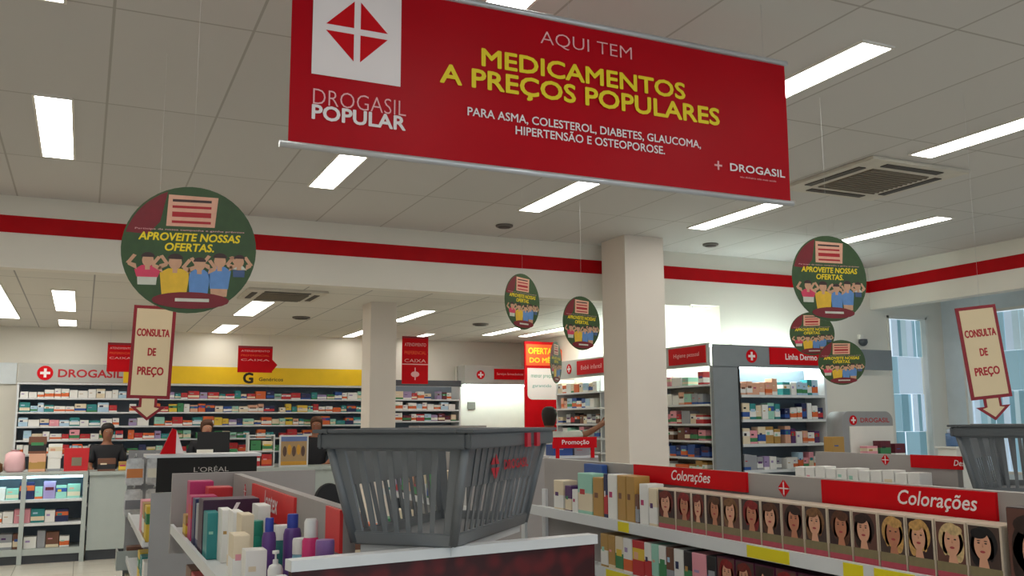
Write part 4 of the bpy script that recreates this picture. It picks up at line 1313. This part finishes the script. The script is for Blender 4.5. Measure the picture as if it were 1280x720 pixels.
# ---- near left row
g1 = gondola('shelf_unit', 'front left shelf row behind the dark red end panel with tilted red signs', .334, 1.16, .565, 2.18, 3.92, 1.40, [1.20, .95, .6], [1.17, .9, .6])
lx1 = .565 - .334
spine_sign(g1, lx1, 2.70 - 2.18, 3.42 - 2.18, 1.295, 1.39, 'Jontex', .34, 0, mat('sign_bright_red', (216, 50, 48), .45))
spine_sign(g1, lx1, .0, 2.32 - 2.18, 1.30, 1.398, '', .01, 0, mat('sign_bright_red', (216, 50, 48), .45))
spine_emblem(g1, lx1, 3.62 - 2.18, 1.35, .03)
MB().box(.0, .56, 1.745, 1.775, 1.10, 1.405).build('end_panel', PANG, g1)
# dark red end shelf
ec = thing('end_shelf', 'dark red patterned end panel with white ledge carrying the grey basket', 'shelf unit', (.392, 1.90, 0), R(8))
MB().box(0, .75, 0, .02, .05, 1.309).build('patterned_panel', DAMASK, ec)
MB().box(-.004, .754, -.008, .03, 1.310, 1.3315).build('ledge', STEEL, ec)
MB().box(0, .02, .02, .10, 0, 1.29).build('side_panel', STEEL, ec)
MB().box(.73, .75, .02, .10, 0, 1.29).build('side_panel', STEEL, ec)
# board under the basket, turned with it
sb = MB().box(-.24, .24, -.11, .11, 1.312, 1.3315).build('basket_board', STEEL, ec)
_d = Matrix.Rotation(-R(8), 2) @ Vector((ctr.x - .392, ctr.y - 1.90))
sb.location = (_d.x, _d.y, 0); sb.rotation_euler = (0, 0, ang - R(8))

# goods on the left row: (x, y, w, h, shape, colour, label)
Z1 = 1.2005


def xat(px, y):
    d = ray(px, 650); return max(.368, min(d.x / d.y * y, .513))


BM = lambda n, c: mat('plastic_' + n, c, .35, noise=.03)
TEAL, PURP, BLUE_, PINKM, LILAC, GRN, WHT = BM('teal', (60, 176, 176)), BM('purple', (96, 60, 130)), BM('blue', (50, 66, 160)), BM('pink', (206, 44, 110)), BM('lilac', (130, 92, 150)), BM('green', (40, 140, 120)), BM('white', (226, 224, 220))
for px, y, w, h, kind, mb, mc, lab in ((337, 2.42, .035, .165, 'flip', PURP, BLUE_, 'slim purple bottle with blue cap beside the taller blue one'),
                                       (366, 2.46, .046, .168, 'flip', PURP, BLUE_, 'tall purple bottle with wide blue cap in front of the red sign'),
                                       (389, 2.22, .040, .178, 'can', PINKM, WHT, 'pink spray can with white top beside the lilac jar'),
                                       (407, 2.10, .042, .143, 'jar', LILAC, LILAC, 'small lilac jar nearest the white ledge of the end shelf'),
                                       (318, 2.72, .05, .13, 'jar', GRN, GRN, 'round green jar behind the slim purple bottle'),
                                       (346, 2.22, .035, .11, 'pump', WHT, WHT, 'small white pump bottle nearest the photographer'),
                                       (352, 2.62, .05, .125, 'jar', mat('plastic_dteal', (40, 110, 110), .35), WHT, 'dark teal jar with white lid between two purple bottles'),
                                       (378, 2.345, .045, .12, 'jar', mat('plastic_sky', (120, 170, 190), .35), WHT, 'pale blue jar with white lid behind the pink spray can')):
    tag(bottle(kind, 'toiletry_bottle', (xat(px, y), y, Z1), w, h, mb, mc, .8), lab, 'bottle', 'bottles on the front left shelf row')
for px, y, w, d, h, c, c2, c3, lab in ((267, 2.95, .035, .10, .135, 'teal', 'teal', 'mint', 'teal carton with dark seam beside the white cartons'),
                                   (284, 2.86, .028, .10, .15, 'white', 'white', 'gold', 'first of four white cartons beside the teal one'),
                                   (298, 2.72, .028, .10, .155, 'white', 'cream', 'white', 'second of four white cartons beside the teal one'),
                                   (310, 2.57, .032, .09, .16, 'cream', 'white', 'white', 'third of four white cartons, right behind the green jar'),
                                   (330, 2.78, .036, .10, .165, 'white', 'white', 'cream', 'fourth white carton behind the blue-capped bottles'),
                                   (244, 3.31, .022, .08, .15, 'navy', 'navy', 'grey', 'thin navy carton near the white shelf rail'),
                                   (253, 3.19, .022, .09, .14, 'grey', 'navy', 'grey', 'thin grey and navy carton beside the teal one')):
    tag(carton('toiletry_box', (xat(px, y), y, Z1), 0, w, d, h, pmat(c, 2, c2, c3)), lab, 'box', 'cartons on the front left shelf row')
tag(carton('toiletry_box', (xat(322, 2.32), 2.32, Z1), 0, .05, .06, .10, pmat('white', 1, 'white', 'cream')), 'low white carton in front of the green jar', 'box')
tag(carton('toiletry_box', (xat(303, 2.43), 2.43, Z1), 0, .04, .08, .125, pmat('cream', 1, 'white', 'pink')), 'low cream carton in front of the white cartons', 'box')
# dark purple and pink display trays
t = thing('display_tray', 'flat dark purple box with white mark lying behind the teal carton', 'box', (xat(289, 3.05), 3.05, Z1))
MB().box(-.085, .085, 0, .12, 0, .165).build('carton', mat('dark_purple_card', (56, 16, 48), .45), t, bevel=.002)
MB().prism([(-.0, .128), (.012, .128), (.026, .155), (.014, .155)], -.001, 0).build('white_mark', LETW, t)
for k, (px, y, c, h, lab) in enumerate(((.40, 3.43, 'magenta', .15, 'pink tray nearest the white rail on the front left row'), (.47, 3.56, 'red', .17, 'pinkish red tray behind the dark purple box'), (.42, 3.70, 'magenta', .185, 'magenta tray farthest along the front left row'))):
    tag(carton('display_tray', (px, y, Z1), 0, .085, .1, h, pmat(c, k, 'red', 'pink')), lab, 'box', 'pink trays on the front left row')
tag(carton('toiletry_box', (.367, 3.56, Z1), 0, .028, .09, .075, pmat('gold', 1, 'yellow')), 'small golden box under the pink tray at the rail', 'box')
for k in range(8):
    c = ['red', 'maroon', 'red', 'cream', 'maroon', 'pink', 'red', 'brown'][k]
    tag(carton('toiletry_box', (.352, 2.2 + k * .17, .9505), -pi / 2, .15, .08, .17, pmat(c, k)), f'{c} carton under the white rail of the front left row, {ordinal(k + 1)} from near end', 'box', 'cartons under the front left rail')
for k in range(7):
    c = ['pink', 'red', 'brown', 'orange', 'green', 'cream', 'white'][k]
    tag(carton('toiletry_box', (.70 + .06 * k, 2.98 + .05 * (k % 2), 1.1705), 0, .05, .08, .10 + .02 * (k % 3), pmat(c, k)), f'{c} carton seen through the slots of the front basket', 'box', 'cartons behind the front basket')

# ---- second unit of the left row with black header
gb_ = gondola('shelf_unit', 'shelf unit with black lettered header beyond the front left row', .30, 1.10, .60, 5.02, 6.6, 1.26, [1.02, .75, .45], [1.02, .75, .45])
MB().box(.05, .535, -.02, .0, 1.262, 1.43).build('black_header', BLKMATT, gb_)
MB().box(.03, .55, -.018, .0, .14, 1.258).build('end_panel', GREY, gb_)
text("L'ORÉAL", .31, 1.372, .17, LETG, gb_, -.02, height=.03)
MB().box(.0, .56, .0, .25, 1.43, 1.445).build('top_board', STEEL, gb_)
for k, (z, c) in enumerate(((1.0205, 'yellow'), (1.0205, 'gold'), (1.0205, 'pink'), (.7505, 'white'), (.7505, 'teal'), (.7505, 'yellow'))):
    tag(carton('toiletry_box', (.315, 5.12 + .2 * (k % 3), z), -pi / 2, .15, .09, .17, pmat(c, k)), f'{c} carton on the {"upper" if k < 3 else "lower"} shelf of the black-header unit', 'box', 'cartons on the black-header unit')
# red folded card standing on the black header
p = aty(212, 572, 5.1)
cd = thing('tent_card', 'red and white tent card standing on the black header', 'card', (p.x + .01, 5.12, 1.446))
MB().prism([(-.055, 0), (.02, 0), (.02, .12), (.0, .13)], 0, .03).build('red_face', RED, cd)
MB().prism([(.02, 0), (.06, 0), (.02, .12)], 0, .03).build('white_face', LETW, cd)

# ---- foil bag stand
fs = thing('wire_display_stand', 'grey metal stand hung with silver bags between counter and black-header unit', 'display stand', (.40, 6.9, 0))
MB().box(-.10, .12, .004, .03, .1, 1.42).build('back_board', GREY, fs)
MB().box(-.15, .17, -.22, .12, 0, .1).build('foot', GREY, fs)
for z in (1.277, 1.074, .82):
    for x in (-.06, .07):
        MB().tube([(x, .002, z + .098), (x, -.11, z + .104), (x, -.12, z + .124)], .005, n=6).build('hook', ALU, fs)
for k, (x, z, c) in enumerate(((-.06, 1.21, FOIL), (.07, 1.21, FOIL), (-.06, 1.005, FOIL), (.07, 1.005, FOIL))):
    b = MB(); n = 10
    pts = [(-.055, 0), (.055, 0), (.06, .03), (.055, .16), (.05, .18), (-.05, .18), (-.055, .16), (-.06, .03)]
    m_ = MB().prism(pts, -.022, .0)
    t = thing('foil_bag', f'{["upper", "upper", "lower", "lower"][k]} silver foil bag on the {["aisle", "inner", "aisle", "inner"][k]} hook of the grey stand', 'bag', (.40 + x, 6.85 - .012 * (k // 2), z - .02), 0, 'silver foil bags on the grey stand')
    m_.build('bag', c, t, bevel=.009)
    MB().box(-.05, .05, -.0235, -.022, .05, .11).build('printed_label', mat('foil_label_%d' % k, ((196, 120, 60), (216, 210, 190), (120, 120, 124), (210, 206, 200))[k], .4), t)
for k, z in enumerate((.78, .60)):
    tr = MB()
    tr.box(-.15, .2, -.20, .0, z - .12, z - .11)
    for q in ((-.15, -.14, -.20, 0), (.19, .2, -.20, 0), (-.14, .19, -.20, -.19)):
        tr.box(q[0], q[1], q[2], q[3], z - .11, z)
    tr.build('tray', WHITEM, fs)
    tag(carton('toiletry_box', (.36, 6.74, z - .1095), 0, .1, .1, .13, pmat(['brown', 'cream'][k], k)), f'{["brown", "cream"][k]} carton in the {["upper", "lower"][k]} white tray of the grey stand', 'box')
    tag(carton('toiletry_box', (.50, 6.74, z - .1095), 0, .1, .1, .12, pmat(['red', 'white'][k], k, 'white')), f'{["red and white", "white"][k]} carton in the {["upper", "lower"][k]} white tray of the grey stand', 'box')

# ---- far unit behind the front right row
gf = gondola('shelf_unit', 'shelf unit with small red header sign in front of the customer', 1.85, 2.66, 2.25, 4.62, 6.2, 1.40, [1.15, .9, .6], [1.15, .9, .6])
MB().box(.02, .79, -.02, .0, .14, 1.40).build('end_panel', PANG, gf)
MB().box(.50, .775, -.03, -.02, 1.455, 1.515).box(.52, .54, -.028, -.02, 1.40, 1.455).box(.74, .76, -.028, -.02, 1.40, 1.455).build('header_sign', RED, gf)
text('Promoção', .64, 1.485, .17, LETW, gf, -.03, height=.03, bold=.01)
MB().box(.48, .79, -.018, .2, 1.40, 1.412).build('top_board', STEEL, gf)
tag(carton('toiletry_box', (2.45, 4.66, 1.4125), 0, .12, .1, .06, pmat('blue', 2, 'blue', 'white')), 'blue and white carton under the small red header sign', 'box', 'cartons under the small red sign')
tag(carton('toiletry_box', (2.57, 4.66, 1.4125), 0, .1, .1, .05, pmat('grey', 2, 'grey', 'red')), 'grey carton beside the blue one under the small red sign', 'box', 'cartons under the small red sign')
tag(carton('toiletry_box', (2.28, 4.68, 1.4005), 0, .06, .1, .12, pmat('brown', 2, 'orange', 'cream')), 'orange and brown carton left of the small red header sign', 'box')
tag(carton('toiletry_box', (2.21, 4.72, 1.4005), 0, .04, .1, .09, pmat('black', 2, 'black', 'mint')), 'thin black carton beside the orange and brown one', 'box')
for k in range(12):
    c = ['white', 'black', 'cream', 'orange', 'green', 'white', 'brown', 'peach', 'black', 'lilac', 'white', 'teal'][k]
    tag(carton('toiletry_box', (1.865, 4.75 + .12 * k, 1.1505), -pi / 2, .1, .09, .12 + .03 * (k % 3), pmat(c, k)), f'{c} carton in the row seen past the front basket, {ordinal(k + 1)} from the end panel', 'box', 'cartons on the far unit')

# ---- right row
g3 = gondola('shelf_unit', 'third shelf row with white tubs and partly hidden red sign beyond hair colours', 3.04, 3.56, 3.20, 2.70, 3.50, 1.452, [1.285, 1.05, .8], [1.2, .9])
spine_sign(g3, 3.20 - 3.04, -.06 + .03, 2.925 - 2.70, 1.402, 1.455, 'Des', .2, -.115)
spine_emblem(g3, 3.20 - 3.04, 3.068 - 2.70, 1.428, .028)
for k in range(11):
    c = ['white', 'pink', 'white', 'white', 'mint', 'mint', 'white', 'white', 'cream', 'white', 'white'][k]
    tag(carton('soap_box', (3.056, 3.45 - .066 * k, 1.2855), -pi / 2, .06, .07, .10 + .004 * (k % 3), pmat('white', k, 'white', c)), f'white box with {c} print, {ordinal(k + 1)} from the far end of third row', 'box', 'white boxes on the third row')
e3 = thing('end_shelf', 'grey end shelf under the cut-off basket at the picture edge', 'shelf unit', (2.96, 2.10, 0))
MB().box(0, .66, 0, .02, .05, 1.29).build('front_panel', DAMASK, e3)
MB().box(-.005, .665, -.008, .58, 1.29, 1.3275).build('ledge', STEEL, e3)
MB().box(0, .02, .02, .5, 0, 1.29).build('side_panel', STEEL, e3)
MB().box(.64, .66, .02, .5, 0, 1.29).build('side_panel', STEEL, e3)

bpy.context.view_layer.update()
